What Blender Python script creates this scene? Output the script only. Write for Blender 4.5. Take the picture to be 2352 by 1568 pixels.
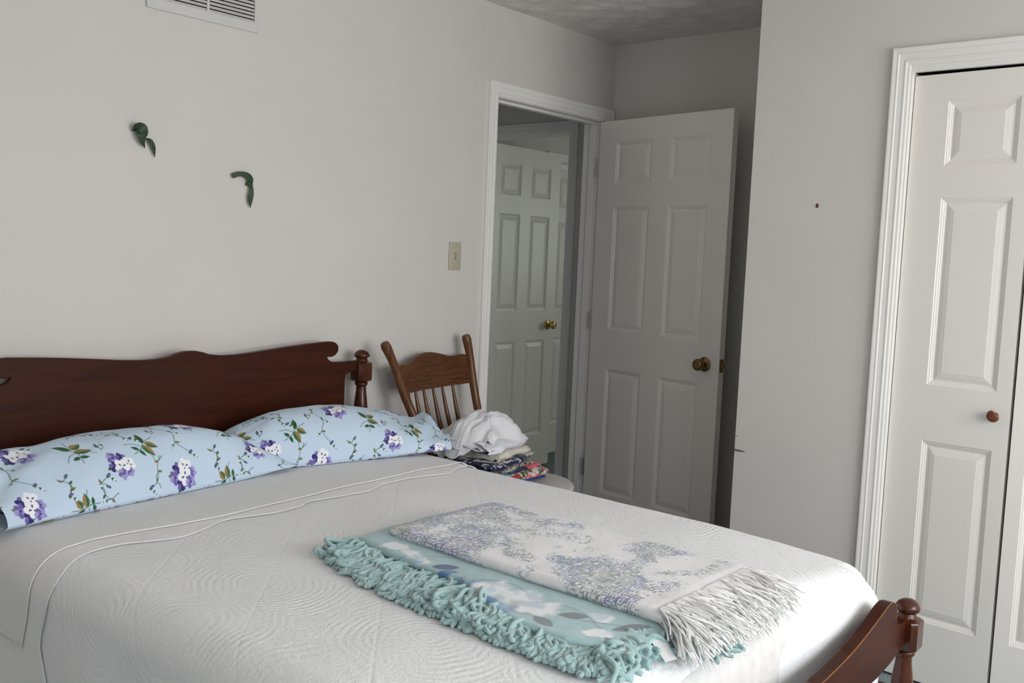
import bpy, bmesh, math, random
import numpy as np
from mathutils import Vector, Matrix

for o in list(bpy.data.objects):
    bpy.data.objects.remove(o, do_unlink=True)
SC = bpy.context.scene
COL = SC.collection
rnd = random.Random(7)
PI = math.pi

# ------------------------------------------------------------------ camera
# X: out from the headboard wall, Y: along that wall towards the door nook, Z: up (metres)
cam_data = bpy.data.cameras.new('camera')
cam = bpy.data.objects.new('camera', cam_data)
COL.objects.link(cam)
cam.matrix_world = Matrix(((0.7647703, -0.0879225, 0.6382758, 2.78422),
                           (0.6429494, 0.0399618, -0.7648654, -3.12110),
                           (0.0417422, 0.9953254, 0.0870913, 1.36874),
                           (0, 0, 0, 1)))
cam_data.sensor_width = 36.0
cam_data.lens = 36.0 * 2221.83 / 2352.0
cam_data.clip_start = 0.05
SC.camera = cam

# ------------------------------------------------------------------ light and exposure
world = bpy.data.worlds.new('world')
SC.world = world
world.use_nodes = True
wb = world.node_tree.nodes['Background']
wb.inputs[0].default_value = (0.80, 0.90, 1.0, 1)
wb.inputs[1].default_value = 1.0


def area_light(name, loc, direction, sx, sy, energy, color):
    d = bpy.data.lights.new(name, 'AREA')
    d.shape = 'RECTANGLE'
    d.size, d.size_y, d.energy, d.color = sx, sy, energy, color
    o = bpy.data.objects.new(name, d)
    o.location = loc
    o.rotation_euler = Vector(direction).to_track_quat('-Z', 'Y').to_euler()
    COL.objects.link(o)
    return o


# overcast daylight entering through the two sashes of the bedroom window, opposite the headboard:
# skylight slanting down over the roofs and trees outside, and the weaker light thrown up by the ground
WLX = 4.62
for wy, we in ((-3.28, 42), (-1.56, 48), (-0.60, 34)):  # first entry lights an added third sash, put in to lift the door nook
    area_light('daylight_sky', (WLX, wy, 1.72), (-1, 0, -2.2), 0.86, 1.20, we, (0.935, 0.962, 1.0))
area_light('daylight_ground_bounce', (WLX, -1.08, 1.05), (-1, 0, 2.4), 1.80, 0.60, 70, (1.0, 0.965, 0.915))
# daylight through the window of the room across the hall (green garden behind it)
area_light('daylight_far_window', (1.05, 4.42, 1.60), (-0.15, -1, -0.05), 1.2, 1.0, 17, (0.93, 1.0, 0.90))

vs = SC.view_settings
vs.view_transform = 'Standard'
vs.look = 'None'
vs.gamma = 1.0
vs.use_curve_mapping = False
vs.exposure = -0.17


# ------------------------------------------------------------------ helpers
def s2l(r, g, b):
    f = lambda c: (c / 255.0) / 12.92 if c <= 10 else (((c / 255.0) + 0.055) / 1.055) ** 2.4
    return (f(r), f(g), f(b))


class MB:
    """collects verts and faces of one mesh"""
    def __init__(s):
        s.v, s.f = [], []

    def add(s, vs_, fs_):
        n = len(s.v)
        s.v.extend([tuple(p) for p in vs_])
        s.f.extend([tuple(i + n for i in q) for q in fs_])
        return s

    def box(s, x0, x1, y0, y1, z0, z1):
        vs_ = [(x, y, z) for z in (z0, z1) for y in (y0, y1) for x in (x0, x1)]
        return s.add(vs_, [(0, 2, 3, 1), (4, 5, 7, 6), (0, 1, 5, 4), (2, 6, 7, 3), (0, 4, 6, 2), (1, 3, 7, 5)])

    def bbox(s, x0, x1, y0, y1, z0, z1, b=0.003):
        """box with chamfered edges"""
        bm = bmesh.new()
        bmesh.ops.create_cube(bm, size=1.0)
        for v in bm.verts:
            v.co = Vector(((x0 + x1) / 2 + v.co.x * (x1 - x0), (y0 + y1) / 2 + v.co.y * (y1 - y0),
                           (z0 + z1) / 2 + v.co.z * (z1 - z0)))
        bmesh.ops.bevel(bm, geom=bm.edges[:], offset=b, segments=2, affect='EDGES', profile=0.5)
        bm.verts.index_update()
        vs_ = [v.co.copy() for v in bm.verts]
        fs_ = [tuple(v.index for v in f.verts) for f in bm.faces]
        bm.free()
        return s.add(vs_, fs_)

    def lathe(s, prof, seg=24, M=None, rot=0.0):
        """prof: (r, z) list; closed at both ends"""
        vs_, fs_ = [], []
        for r, z in prof:
            for k in range(seg):
                a = 2 * PI * k / seg + rot
                vs_.append(Vector((r * math.cos(a), r * math.sin(a), z)))
        n = len(prof)
        for i in range(n - 1):
            for k in range(seg):
                k2 = (k + 1) % seg
                fs_.append((i * seg + k, i * seg + k2, (i + 1) * seg + k2, (i + 1) * seg + k))
        fs_.append(tuple(range(seg - 1, -1, -1)))
        fs_.append(tuple((n - 1) * seg + k for k in range(seg)))
        if M is not None:
            vs_ = [M @ v for v in vs_]
        return s.add(vs_, fs_)

    def tube(s, pts, rads, seg=8):
        pts = [Vector(p) for p in pts]
        if not hasattr(rads, '__len__'):
            rads = [rads] * len(pts)
        vs_, fs_ = [], []
        up = Vector((0.13, 0.21, 0.97)).normalized()
        pn = None
        for i, p in enumerate(pts):
            t = (pts[min(i + 1, len(pts) - 1)] - pts[max(i - 1, 0)])
            t = t.normalized() if t.length > 1e-9 else Vector((0, 0, 1))
            if pn is None:
                pn = up - t * up.dot(t)
                if pn.length < 0.05:
                    pn = Vector((1, 0, 0)) - t * t.x
            pn = (pn - t * pn.dot(t))
            pn.normalize()
            b = t.cross(pn)
            for k in range(seg):
                a = 2 * PI * k / seg
                vs_.append(p + (pn * math.cos(a) + b * math.sin(a)) * rads[i])
        for i in range(len(pts) - 1):
            for k in range(seg):
                k2 = (k + 1) % seg
                fs_.append((i * seg + k, i * seg + k2, (i + 1) * seg + k2, (i + 1) * seg + k))
        fs_.append(tuple(range(seg - 1, -1, -1)))
        fs_.append(tuple((len(pts) - 1) * seg + k for k in range(seg)))
        return s.add(vs_, fs_)

    def prism(s, poly, d0, d1, plane='YZ'):
        """2D polygon extruded along the third axis"""
        n = len(poly)
        def P(q, d):
            if plane == 'YZ':
                return (d, q[0], q[1])
            if plane == 'XZ':
                return (q[0], d, q[1])
            return (q[0], q[1], d)
        vs_ = [P(q, d0) for q in poly] + [P(q, d1) for q in poly]
        fs_ = [tuple(range(n)), tuple(range(2 * n - 1, n - 1, -1))]
        for i in range(n):
            j = (i + 1) % n
            fs_.append((i, i + n, j + n, j))
        return s.add(vs_, fs_)


def link_obj(name, me, mat, parent):
    o = bpy.data.objects.new(name, me)
    COL.objects.link(o)
    if mat is not None:
        me.materials.append(mat)
    if parent is not None:
        o.parent = parent
    return o


def fix_normals(me):
    bm = bmesh.new()
    bm.from_mesh(me)
    bmesh.ops.recalc_face_normals(bm, faces=bm.faces[:])
    bm.to_mesh(me)
    bm.free()


def build(name, mb, mat, parent=None, loc=None, smooth=None, bevel=None):
    """links the collected mesh as ONE object; loc = own origin of a top-level mesh"""
    me = bpy.data.meshes.new(name)
    v = mb.v
    if loc is not None:
        v = [(p[0] - loc[0], p[1] - loc[1], p[2] - loc[2]) for p in v]
    me.from_pydata(v, [], mb.f)
    fix_normals(me)
    o = link_obj(name, me, mat, parent)
    if loc is not None:
        o.location = loc
    if smooth is not None:
        for p in me.polygons:
            p.use_smooth = True
        try:
            me.set_sharp_from_angle(angle=math.radians(smooth))
        except Exception:
            pass
    if bevel:
        m = o.modifiers.new('bevel', 'BEVEL')
        m.width = bevel
        m.segments = 2
        m.limit_method = 'ANGLE'
        m.angle_limit = math.radians(40)
    return o


def grid_mesh(name, P, mat, parent=None, loc=(0, 0, 0), uv=None, color=None, wrap_v=False, solid=None):
    """P: (nu, nv, 3) numpy grid -> smooth quad mesh with optional uv and colour per vertex"""
    nu, nv = P.shape[:2]
    idx = np.arange(nu * nv).reshape(nu, nv)
    if wrap_v:
        idx = np.concatenate([idx, idx[:, :1]], 1)
    q = np.stack([idx[:-1, :-1], idx[1:, :-1], idx[1:, 1:], idx[:-1, 1:]], -1).reshape(-1, 4)
    V = (P.reshape(-1, 3) - np.array(loc)).astype(np.float32)
    me = bpy.data.meshes.new(name)
    me.vertices.add(len(V))
    me.vertices.foreach_set('co', V.ravel())
    me.loops.add(q.size)
    me.loops.foreach_set('vertex_index', q.ravel().astype(np.int32))
    me.polygons.add(len(q))
    me.polygons.foreach_set('loop_start', np.arange(0, q.size, 4, dtype=np.int32))
    me.polygons.foreach_set('loop_total', np.full(len(q), 4, dtype=np.int32))
    me.polygons.foreach_set('use_smooth', np.ones(len(q), dtype=bool))
    me.update(calc_edges=True)
    me.validate()
    if uv is not None:
        a = me.attributes.new('cloth_uv', 'FLOAT_VECTOR', 'POINT')
        u3 = np.zeros((nu * nv, 3), np.float32)
        u3[:, :2] = uv.reshape(-1, 2)
        a.data.foreach_set('vector', u3.ravel())
    if color is not None:
        a = me.attributes.new('print', 'FLOAT_COLOR', 'POINT')
        c4 = np.ones((nu * nv, 4), np.float32)
        c4[:, :3] = color.reshape(-1, 3)
        a.data.foreach_set('color', c4.ravel())
    o = link_obj(name, me, mat, parent)
    o.location = loc
    if solid:
        m = o.modifiers.new('thickness', 'SOLIDIFY')
        m.thickness = solid
        m.offset = 0
    return o


def tag(o, label=None, cat=None, group=None, kind=None):
    if label:
        o['label'] = label
    if cat:
        o['category'] = cat
    if group:
        o['group'] = group
    if kind:
        o['kind'] = kind
    return o


def thing(name, label, cat, loc=(0, 0, 0), rz=0.0, group=None, kind=None):
    o = bpy.data.objects.new(name, None)
    COL.objects.link(o)
    o.empty_display_size = 0.05
    o.location = loc
    o.rotation_euler = (0, 0, rz)
    return tag(o, label, cat, group, kind)


def struct(name, mb, mat, label, cat, parent=None, **kw):
    o = build(name, mb, mat, parent, **kw)
    if parent is None:
        tag(o, label, cat, kind='structure')
    return o


# smooth value noise in numpy
def vnoise(x, y, seed=0):
    rs = np.random.RandomState(seed)
    T = rs.rand(64, 64)
    xi, yi = np.floor(x).astype(int), np.floor(y).astype(int)
    fx, fy = x - xi, y - yi
    fx, fy = fx * fx * (3 - 2 * fx), fy * fy * (3 - 2 * fy)
    a, b = T[xi % 64, yi % 64], T[(xi + 1) % 64, yi % 64]
    c, d = T[xi % 64, (yi + 1) % 64], T[(xi + 1) % 64, (yi + 1) % 64]
    return (a * (1 - fx) + b * fx) * (1 - fy) + (c * (1 - fx) + d * fx) * fy


def fbm(x, y, seed=0, o=3):
    s, w, t = 0, 1.0, 0
    for k in range(o):
        s = s + w * vnoise(x * 2 ** k + 7.3 * k, y * 2 ** k + 3.1 * k, seed + k)
        t += w
        w *= 0.5
    return s / t


def sstep(a, b, x):
    t = np.clip((x - a) / (b - a), 0, 1)
    return t * t * (3 - 2 * t)


# ------------------------------------------------------------------ materials
def new_mat(name):
    m = bpy.data.materials.new(name)
    m.use_nodes = True
    nt = m.node_tree
    b = nt.nodes['Principled BSDF']
    return m, nt, b


def N(nt, t, **kw):
    n = nt.nodes.new(t)
    for k, v in kw.items():
        setattr(n, k, v)
    return n


def L(nt, a, b):
    nt.links.new(a, b)


def ramp(nt, fac, stops):
    r = N(nt, 'ShaderNodeValToRGB')
    e = r.color_ramp.elements
    while len(e) < len(stops):
        e.new(0.5)
    for i, (p, c) in enumerate(stops):
        e[i].position = p
        e[i].color = (c[0], c[1], c[2], 1)
    L(nt, fac, r.inputs[0])
    return r.outputs[0]


def add_bump(nt, b, height, strength, dist, normal_in=None):
    bp = N(nt, 'ShaderNodeBump')
    bp.inputs['Strength'].default_value = strength
    bp.inputs['Distance'].default_value = dist
    L(nt, height, bp.inputs['Height'])
    if normal_in is not None:
        L(nt, normal_in, bp.inputs['Normal'])
    L(nt, bp.outputs[0], b.inputs['Normal'])
    return bp.outputs[0]


def noise_tex(nt, vec, scale, detail=3, rough=0.5, dist=0.0):
    n = N(nt, 'ShaderNodeTexNoise')
    n.inputs['Scale'].default_value = scale
    n.inputs['Detail'].default_value = detail
    n.inputs['Roughness'].default_value = rough
    n.inputs['Distortion'].default_value = dist
    if vec is not None:
        L(nt, vec, n.inputs['Vector'])
    return n.outputs[0]


def obj_vec(nt):
    return N(nt, 'ShaderNodeTexCoord').outputs['Object']


def paint(name, c, rough=0.5, bump=0.15, scale=260, dist=0.0006, spec=0.4, mottled=0.02):
    m, nt, b = new_mat(name)
    v = obj_vec(nt)
    n = noise_tex(nt, v, 3.0, 3)
    lo = tuple(x * (1 - mottled) for x in c)
    hi = tuple(min(1, x * (1 + mottled)) for x in c)
    L(nt, ramp(nt, n, [(0.3, lo), (0.7, hi)]), b.inputs['Base Color'])
    b.inputs['Roughness'].default_value = rough
    b.inputs['Specular IOR Level'].default_value = spec
    if bump:
        add_bump(nt, b, noise_tex(nt, v, scale, 2), bump, dist)
    return m


M_WALL = paint('wall_paint', (0.685, 0.657, 0.626), 0.55, 0.25, 180, 0.0008)
M_TRIM = paint('trim_paint', (0.86, 0.84, 0.81), 0.38, 0.02, 90, 0.0004)


def door_paint():
    """moulded door skin: white paint with faint embossed vertical grain"""
    m, nt, b = new_mat('door_paint')
    v = obj_vec(nt)
    mp = N(nt, 'ShaderNodeMapping')
    mp.inputs['Scale'].default_value = (260, 260, 14)
    L(nt, v, mp.inputs['Vector'])
    n = noise_tex(nt, mp.outputs[0], 1.0, 3, 0.6, 0.4)
    b.inputs['Base Color'].default_value = (0.87, 0.838, 0.795, 1)
    b.inputs['Roughness'].default_value = 0.36
    b.inputs['Specular IOR Level'].default_value = 0.45
    add_bump(nt, b, n, 0.22, 0.0006)
    return m


M_DOOR = door_paint()


def ceiling_mat():
    """stamped swirl texture plaster"""
    m, nt, b = new_mat('ceiling_plaster')
    v = obj_vec(nt)
    b.inputs['Base Color'].default_value = (0.85, 0.82, 0.78, 1)
    b.inputs['Roughness'].default_value = 0.42
    n1 = noise_tex(nt, v, 30, 4, 0.62, 1.5)
    vo = N(nt, 'ShaderNodeTexVoronoi')
    vo.inputs['Scale'].default_value = 9
    L(nt, v, vo.inputs['Vector'])
    w = N(nt, 'ShaderNodeMath', operation='MULTIPLY')
    L(nt, n1, w.inputs[0])
    L(nt, vo.outputs['Distance'], w.inputs[1])
    add_bump(nt, b, w.outputs[0], 1.0, 0.03)
    return m


M_CEIL = ceiling_mat()


def carpet_mat():
    m, nt, b = new_mat('teal_carpet')
    v = obj_vec(nt)
    n = noise_tex(nt, v, 220, 3)
    L(nt, ramp(nt, n, [(0.3, s2l(100, 114, 116)), (0.7, s2l(146, 159, 161))]), b.inputs['Base Color'])
    b.inputs['Roughness'].default_value = 0.95
    add_bump(nt, b, n, 0.8, 0.004)
    return m


M_CARPET = carpet_mat()


def wood(name, dark, light, rough=0.28, axis=(1, 18, 18), scale=4.0, coat=0.35, wear=None):
    m, nt, b = new_mat(name)
    v = obj_vec(nt)
    mp = N(nt, 'ShaderNodeMapping')
    mp.inputs['Scale'].default_value = axis
    L(nt, v, mp.inputs['Vector'])
    n = noise_tex(nt, mp.outputs[0], scale, 5, 0.6, 0.6)
    n2 = noise_tex(nt, mp.outputs[0], scale * 6, 3, 0.6)
    mx = N(nt, 'ShaderNodeMath', operation='MULTIPLY_ADD')
    L(nt, n2, mx.inputs[0])
    mx.inputs[1].default_value = 0.35
    L(nt, n, mx.inputs[2])
    col = ramp(nt, mx.outputs[0], [(0.38, dark), (0.62, tuple((a + c) / 2 for a, c in zip(dark, light))), (0.85, light)])
    if wear:
        # worn finish on the sharp edges
        g = N(nt, 'ShaderNodeNewGeometry')
        r = N(nt, 'ShaderNodeMapRange')
        r.inputs['From Min'].default_value = 0.56
        r.inputs['From Max'].default_value = 0.62
        L(nt, g.outputs['Pointiness'], r.inputs['Value'])
        mixn = N(nt, 'ShaderNodeMix', data_type='RGBA')
        L(nt, r.outputs[0], mixn.inputs['Factor'])
        L(nt, col, mixn.inputs['A'])
        mixn.inputs['B'].default_value = (*wear, 1)
        col = mixn.outputs['Result']
    L(nt, col, b.inputs['Base Color'])
    b.inputs['Roughness'].default_value = rough
    b.inputs['Coat Weight'].default_value = coat
    b.inputs['Specular IOR Level'].default_value = 0.14
    b.inputs['Coat Roughness'].default_value = 0.18
    add_bump(nt, b, n2, 0.06, 0.001)
    return m


MAH_D, MAH_L = (0.026, 0.0052, 0.0022), (0.056, 0.0125, 0.0045)
M_MAH_Y = wood('mahogany_board', MAH_D, MAH_L, 0.42, (14, 1.0, 14), 3.0, 0.02)
M_MAH_Z = wood('mahogany_turned', (0.036, 0.0090, 0.0045), (0.085, 0.023, 0.010), 0.25, (14, 14, 1.4), 3.0, 0.5)
M_OAK_Y = wood('oak_rail', (0.045, 0.017, 0.008), (0.135, 0.055, 0.022), 0.36, (20, 1.6, 20), 4.0, 0.25)
M_OAK_Z = wood('oak_turned', (0.055, 0.021, 0.010), (0.185, 0.080, 0.034), 0.33, (22, 22, 2.0), 4.0, 0.3)
M_KNOBWOOD = wood('cherry_knob', (0.10, 0.030, 0.014), (0.19, 0.062, 0.026), 0.3, (10, 10, 10), 6, 0.4)
M_WORN = wood('bare_worn_wood', (0.17, 0.060, 0.022), (0.33, 0.13, 0.05), 0.5, (14, 1.5, 14), 5, 0.0)


def metal(name, c, rough):
    m, nt, b = new_mat(name)
    v = obj_vec(nt)
    n = noise_tex(nt, v, 60, 3)
    L(nt, ramp(nt, n, [(0.3, tuple(x * 0.75 for x in c)), (0.75, c)]), b.inputs['Base Color'])
    b.inputs['Metallic'].default_value = 1
    b.inputs['Roughness'].default_value = rough
    return m


M_BRASS = metal('antique_brass', (0.27, 0.175, 0.075), 0.32)
M_BRASS_B = metal('bright_brass', (0.75, 0.55, 0.22), 0.2)
M_STEEL = metal('steel', (0.5, 0.5, 0.48), 0.35)


def plain(name, c, rough=0.6, spec=0.3, noise=0.06, nscale=40):
    m, nt, b = new_mat(name)
    n = noise_tex(nt, obj_vec(nt), nscale, 3)
    L(nt, ramp(nt, n, [(0.3, tuple(x * (1 - noise) for x in c)), (0.7, tuple(min(1, x * (1 + noise)) for x in c))]),
      b.inputs['Base Color'])
    b.inputs['Roughness'].default_value = rough
    b.inputs['Specular IOR Level'].default_value = spec
    return m


M_IVORY = plain('ivory_plastic', (0.50, 0.46, 0.36), 0.35, 0.5, 0.03)
M_DARK = plain('dark_gap', (0.012, 0.011, 0.010), 0.8, 0.1)
M_VENT = plain('vent_enamel', (0.66, 0.65, 0.63), 0.4, 0.5, 0.02)
M_RIBBON = plain('green_ribbon', (0.030, 0.062, 0.026), 0.5, 0.35, 0.12, 200)
M_ANCHOR = plain('brown_anchor', (0.10, 0.028, 0.018), 0.6)
M_SCUFF = plain('scuffed_plaster', (0.16, 0.15, 0.145), 0.8, 0.1, 0.4, 220)
M_GLASS, _nt, _b = new_mat('window_glass')
_b.inputs['Transmission Weight'].default_value = 1.0
_b.inputs['Roughness'].default_value = 0.0
_b.inputs['IOR'].default_value = 1.45
M_LAWN = plain('garden_ground', (0.05, 0.09, 0.04), 0.9)


def cloth_vec(nt):
    a = N(nt, 'ShaderNodeAttribute')
    a.attribute_name = 'cloth_uv'
    return a.outputs['Vector']


def fabric(name, c, bump=0.3, scale=900, dist=0.0008, rough=0.9, print_attr=False, sheen=0.15, crease=0.0):
    m, nt, b = new_mat(name)
    v = cloth_vec(nt)
    if print_attr:
        a = N(nt, 'ShaderNodeAttribute')
        a.attribute_name = 'print'
        L(nt, a.outputs['Color'], b.inputs['Base Color'])
    else:
        n = noise_tex(nt, v, 9, 3)
        L(nt, ramp(nt, n, [(0.3, tuple(x * 0.96 for x in c)), (0.7, c)]), b.inputs['Base Color'])
    b.inputs['Roughness'].default_value = rough
    b.inputs['Specular IOR Level'].default_value = 0.15
    b.inputs['Sheen Weight'].default_value = sheen
    nb = add_bump(nt, b, noise_tex(nt, v, scale, 2), bump, dist)
    if crease:
        add_bump(nt, b, noise_tex(nt, v, 14, 4, 0.6, 0.8), crease, 0.012, nb)
    return m


def matelasse():
    """white bedspread: raised concentric scrolls between a diagonal lattice of stitched lines"""
    m, nt, b = new_mat('matelasse_bedspread')
    v = cloth_vec(nt)
    b.inputs['Base Color'].default_value = (0.88, 0.885, 0.90, 1)
    b.inputs['Roughness'].default_value = 0.85
    b.inputs['Specular IOR Level'].default_value = 0.2
    b.inputs['Sheen Weight'].default_value = 0.1
    dn = N(nt, 'ShaderNodeTexNoise')
    dn.inputs['Scale'].default_value = 5
    L(nt, v, dn.inputs['Vector'])
    dm = N(nt, 'ShaderNodeVectorMath', operation='SCALE')
    dm.inputs['Scale'].default_value = 0.07
    L(nt, dn.outputs['Color'], dm.inputs[0])
    da = N(nt, 'ShaderNodeVectorMath', operation='ADD')
    L(nt, v, da.inputs[0])
    L(nt, dm.outputs[0], da.inputs[1])
    vo = N(nt, 'ShaderNodeTexVoronoi')
    vo.inputs['Scale'].default_value = 3.4
    vo.inputs['Randomness'].default_value = 0.75
    L(nt, da.outputs[0], vo.inputs['Vector'])
    s = N(nt, 'ShaderNodeMath', operation='MULTIPLY')
    L(nt, vo.outputs['Distance'], s.inputs[0])
    s.inputs[1].default_value = 118.0
    sn = N(nt, 'ShaderNodeMath', operation='SINE')
    L(nt, s.outputs[0], sn.inputs[0])
    # lattice
    sep = N(nt, 'ShaderNodeSeparateXYZ')
    L(nt, v, sep.inputs[0])
    outs = []
    for sg in (1, -1):
        q = N(nt, 'ShaderNodeMath', operation='MULTIPLY_ADD')
        L(nt, sep.outputs['Y'], q.inputs[0])
        q.inputs[1].default_value = sg
        L(nt, sep.outputs['X'], q.inputs[2])
        pp = N(nt, 'ShaderNodeMath', operation='PINGPONG')
        L(nt, q.outputs[0], pp.inputs[0])
        pp.inputs[1].default_value = 0.17
        mr = N(nt, 'ShaderNodeMapRange')
        mr.inputs['From Min'].default_value = 0.0
        mr.inputs['From Max'].default_value = 0.007
        mr.inputs['To Min'].default_value = 0.62
        L(nt, pp.outputs[0], mr.inputs['Value'])
        outs.append(mr.outputs[0])
    lm = N(nt, 'ShaderNodeMath', operation='MULTIPLY')
    L(nt, outs[0], lm.inputs[0])
    L(nt, outs[1], lm.inputs[1])
    am = N(nt, 'ShaderNodeMapRange')
    am.inputs['From Min'].default_value = 0.36
    am.inputs['From Max'].default_value = 0.66
    am.inputs['To Min'].default_value = 0.03
    am.inputs['To Max'].default_value = 0.36
    L(nt, noise_tex(nt, v, 9, 3, 0.6), am.inputs['Value'])
    h = N(nt, 'ShaderNodeMath', operation='MULTIPLY_ADD')
    L(nt, sn.outputs[0], h.inputs[0])
    L(nt, am.outputs[0], h.inputs[1])
    L(nt, lm.outputs[0], h.inputs[2])
    n1 = add_bump(nt, b, h.outputs[0], 0.40, 0.0030)
    fine = noise_tex(nt, v, 105, 4, 0.62, 0.8)
    n2 = add_bump(nt, b, fine, 0.50, 0.0046, n1)
    return m


M_SPREAD = matelasse()


def waffle():
    m, nt, b = new_mat('waffle_weave')
    v = cloth_vec(nt)
    b.inputs['Base Color'].default_value = (0.87, 0.868, 0.868, 1)
    b.inputs['Roughness'].default_value = 0.9
    b.inputs['Specular IOR Level'].default_value = 0.15
    hs = []
    for ax in ('X', 'Y'):
        w = N(nt, 'ShaderNodeTexWave', bands_direction=ax)
        w.inputs['Scale'].default_value = 60
        w.inputs['Distortion'].default_value = 0.8
        L(nt, v, w.inputs['Vector'])
        hs.append(w.outputs['Fac'])
    a = N(nt, 'ShaderNodeMath', operation='ADD')
    L(nt, hs[0], a.inputs[0])
    L(nt, hs[1], a.inputs[1])
    n1 = add_bump(nt, b, a.outputs[0], 0.45, 0.0016)
    add_bump(nt, b, noise_tex(nt, v, 12, 3), 0.25, 0.01, n1)
    return m


M_WAFFLE = waffle()
M_SHEET = fabric('smooth_coverlet', (0.87, 0.865, 0.86), 0.3, 120, 0.002, crease=0.3)
M_HEM = plain('corded_hem', (0.80, 0.795, 0.785), 0.9, 0.1, 0.05, 300)
M_TICK = plain('mattress_ticking', (0.70, 0.69, 0.68), 0.9, 0.1)
M_PILLOW = fabric('floral_pillow_cotton', (1, 1, 1), 0.2, 700, 0.0006, 0.85, True, 0.1, crease=0.16)
M_FLEECE = fabric('printed_fleece', (1, 1, 1), 0.5, 420, 0.0016, 0.95, True, 0.4)
M_THROW = fabric('woven_throw', (1, 1, 1), 0.7, 330, 0.0022, 0.95, True, 0.2)


def yarn(name, lo, hi, scale=500):
    m, nt, b = new_mat(name)
    v = obj_vec(nt)
    n = noise_tex(nt, v, scale, 3, 0.7)
    n2 = noise_tex(nt, v, 45, 3)
    mx = N(nt, 'ShaderNodeMath', operation='ADD')
    L(nt, n, mx.inputs[0])
    L(nt, n2, mx.inputs[1])
    L(nt, ramp(nt, mx.outputs[0], [(0.36, lo), (0.64, hi)]), b.inputs['Base Color'])
    mr = nt.nodes[-1]
    b.inputs['Roughness'].default_value = 0.95
    b.inputs['Specular IOR Level'].default_value = 0.1
    b.inputs['Sheen Weight'].default_value = 0.6
    add_bump(nt, b, n, 0.5, 0.003)
    return m


M_CHENILLE = yarn('teal_chenille', (0.165, 0.32, 0.325), (0.37, 0.55, 0.55))
M_WHITEYARN = yarn('white_yarn', (0.86, 0.85, 0.835), (0.92, 0.915, 0.905))

# ------------------------------------------------------------------ room shell
YB = 0.9277          # back wall of the door nook
YC = 0.1726          # closet wall
XC = 1.143           # outer corner of the closet
H = 2.428            # ceiling
XW = 4.46            # window wall
YN = -4.50           # wall behind the camera
OL, OR_ = 0.0555, 0.8535   # bedroom doorway between the jambs
OZ = 2.047

mb = MB()
mb.box(-0.12, 0, YN, OL - 0.018, 0, H)
mb.box(-0.12, 0, OR_ + 0.018, YB, 0, H)
mb.box(-0.12, 0, OL - 0.018, OR_ + 0.018, OZ + 0.018, H)
struct('wall_headboard', mb, M_WALL, 'white painted wall behind the wooden headboard, pierced by the doorway', 'wall')
mb = MB().box(-0.12, XC + 0.10, YB, YB + 0.12, 0, H)
struct('wall_nook', mb, M_WALL, 'shaded white wall behind the open bedroom door', 'wall')
mb = MB().box(XC, XC + 0.10, YC + 0.10, YB, 0, H)
struct('wall_closet_end', mb, M_WALL, 'short white closet end wall facing the open door', 'wall')
# closet wall with its opening
KX0, KX1, KZ = 1.690, 3.200, 2.041
mb = MB()
mb.box(XC, KX0, YC, YC + 0.10, 0, H)
mb.box(KX1, XW, YC, YC + 0.10, 0, H)
mb.box(KX0, KX1, YC, YC + 0.10, KZ, H)
wall_closet = struct('wall_closet', mb, M_WALL, 'white painted wall with the bifold closet door', 'wall')
# window wall
WY0, WY1, WZ0, WZ1 = -2.04, -0.12, 0.82, 2.28
mb = MB()
W3Y0, W3Y1 = -3.76, -2.80  # opening for the added, unseen window
mb.box(XW, XW + 0.12, YN, W3Y0, 0, H)
mb.box(XW, XW + 0.12, W3Y1, WY0, 0, H)
mb.box(XW, XW + 0.12, W3Y0, W3Y1, 0, WZ0)
mb.box(XW, XW + 0.12, W3Y0, W3Y1, WZ1, H)
mb.box(XW, XW + 0.12, WY1, YB + 0.12, 0, H)
mb.box(XW, XW + 0.12, WY0, WY1, 0, WZ0)
mb.box(XW, XW + 0.12, WY0, WY1, WZ1, H)
struct('wall_window', mb, M_WALL, 'white painted window wall opposite the headboard', 'wall')
mb = MB().box(-0.12, XW + 0.12, YN - 0.12, YN, 0, H)
struct('wall_near', mb, M_WALL, 'white painted wall on the near side of the bed', 'wall')
mb = MB().box(XC + 0.10, XW, YB, YB + 0.12, 0, H)
struct('wall_closet_back', mb, M_WALL, 'back wall inside the closet', 'wall')
mb = MB().box(-1.40, XW + 0.12, YN - 0.12, 4.45, -0.10, 0)
struct('floor', mb, M_CARPET, 'blue grey carpeted floor', 'floor')
mb = MB().box(-1.40, XW + 0.12, YN - 0.12, 4.45, H, H + 0.10)
struct('ceiling', mb, M_CEIL, 'white ceiling with stamped swirl plaster texture', 'ceiling')

# hall and the room across it
mb = MB().box(-1.40, -1.28, YN - 0.12, 4.45, 0, H)
FX0, FX1 = -1.115, -0.402
mb2 = MB()
mb2.box(-1.28, FX0 - 0.018, 1.11, 1.23, 0, H)
mb2.box(FX1 + 0.018, -0.12, 1.11, 1.23, 0, H)
mb2.box(FX0 - 0.018, FX1 + 0.018, 1.11, 1.23, OZ + 0.018, H)
mb2.box(-0.12, XW, YB + 0.12, 1.23, 0, H)
struct('wall_hall_end', mb2, M_WALL, 'dim hall wall with a cased doorway beyond the bedroom door', 'wall')
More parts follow.
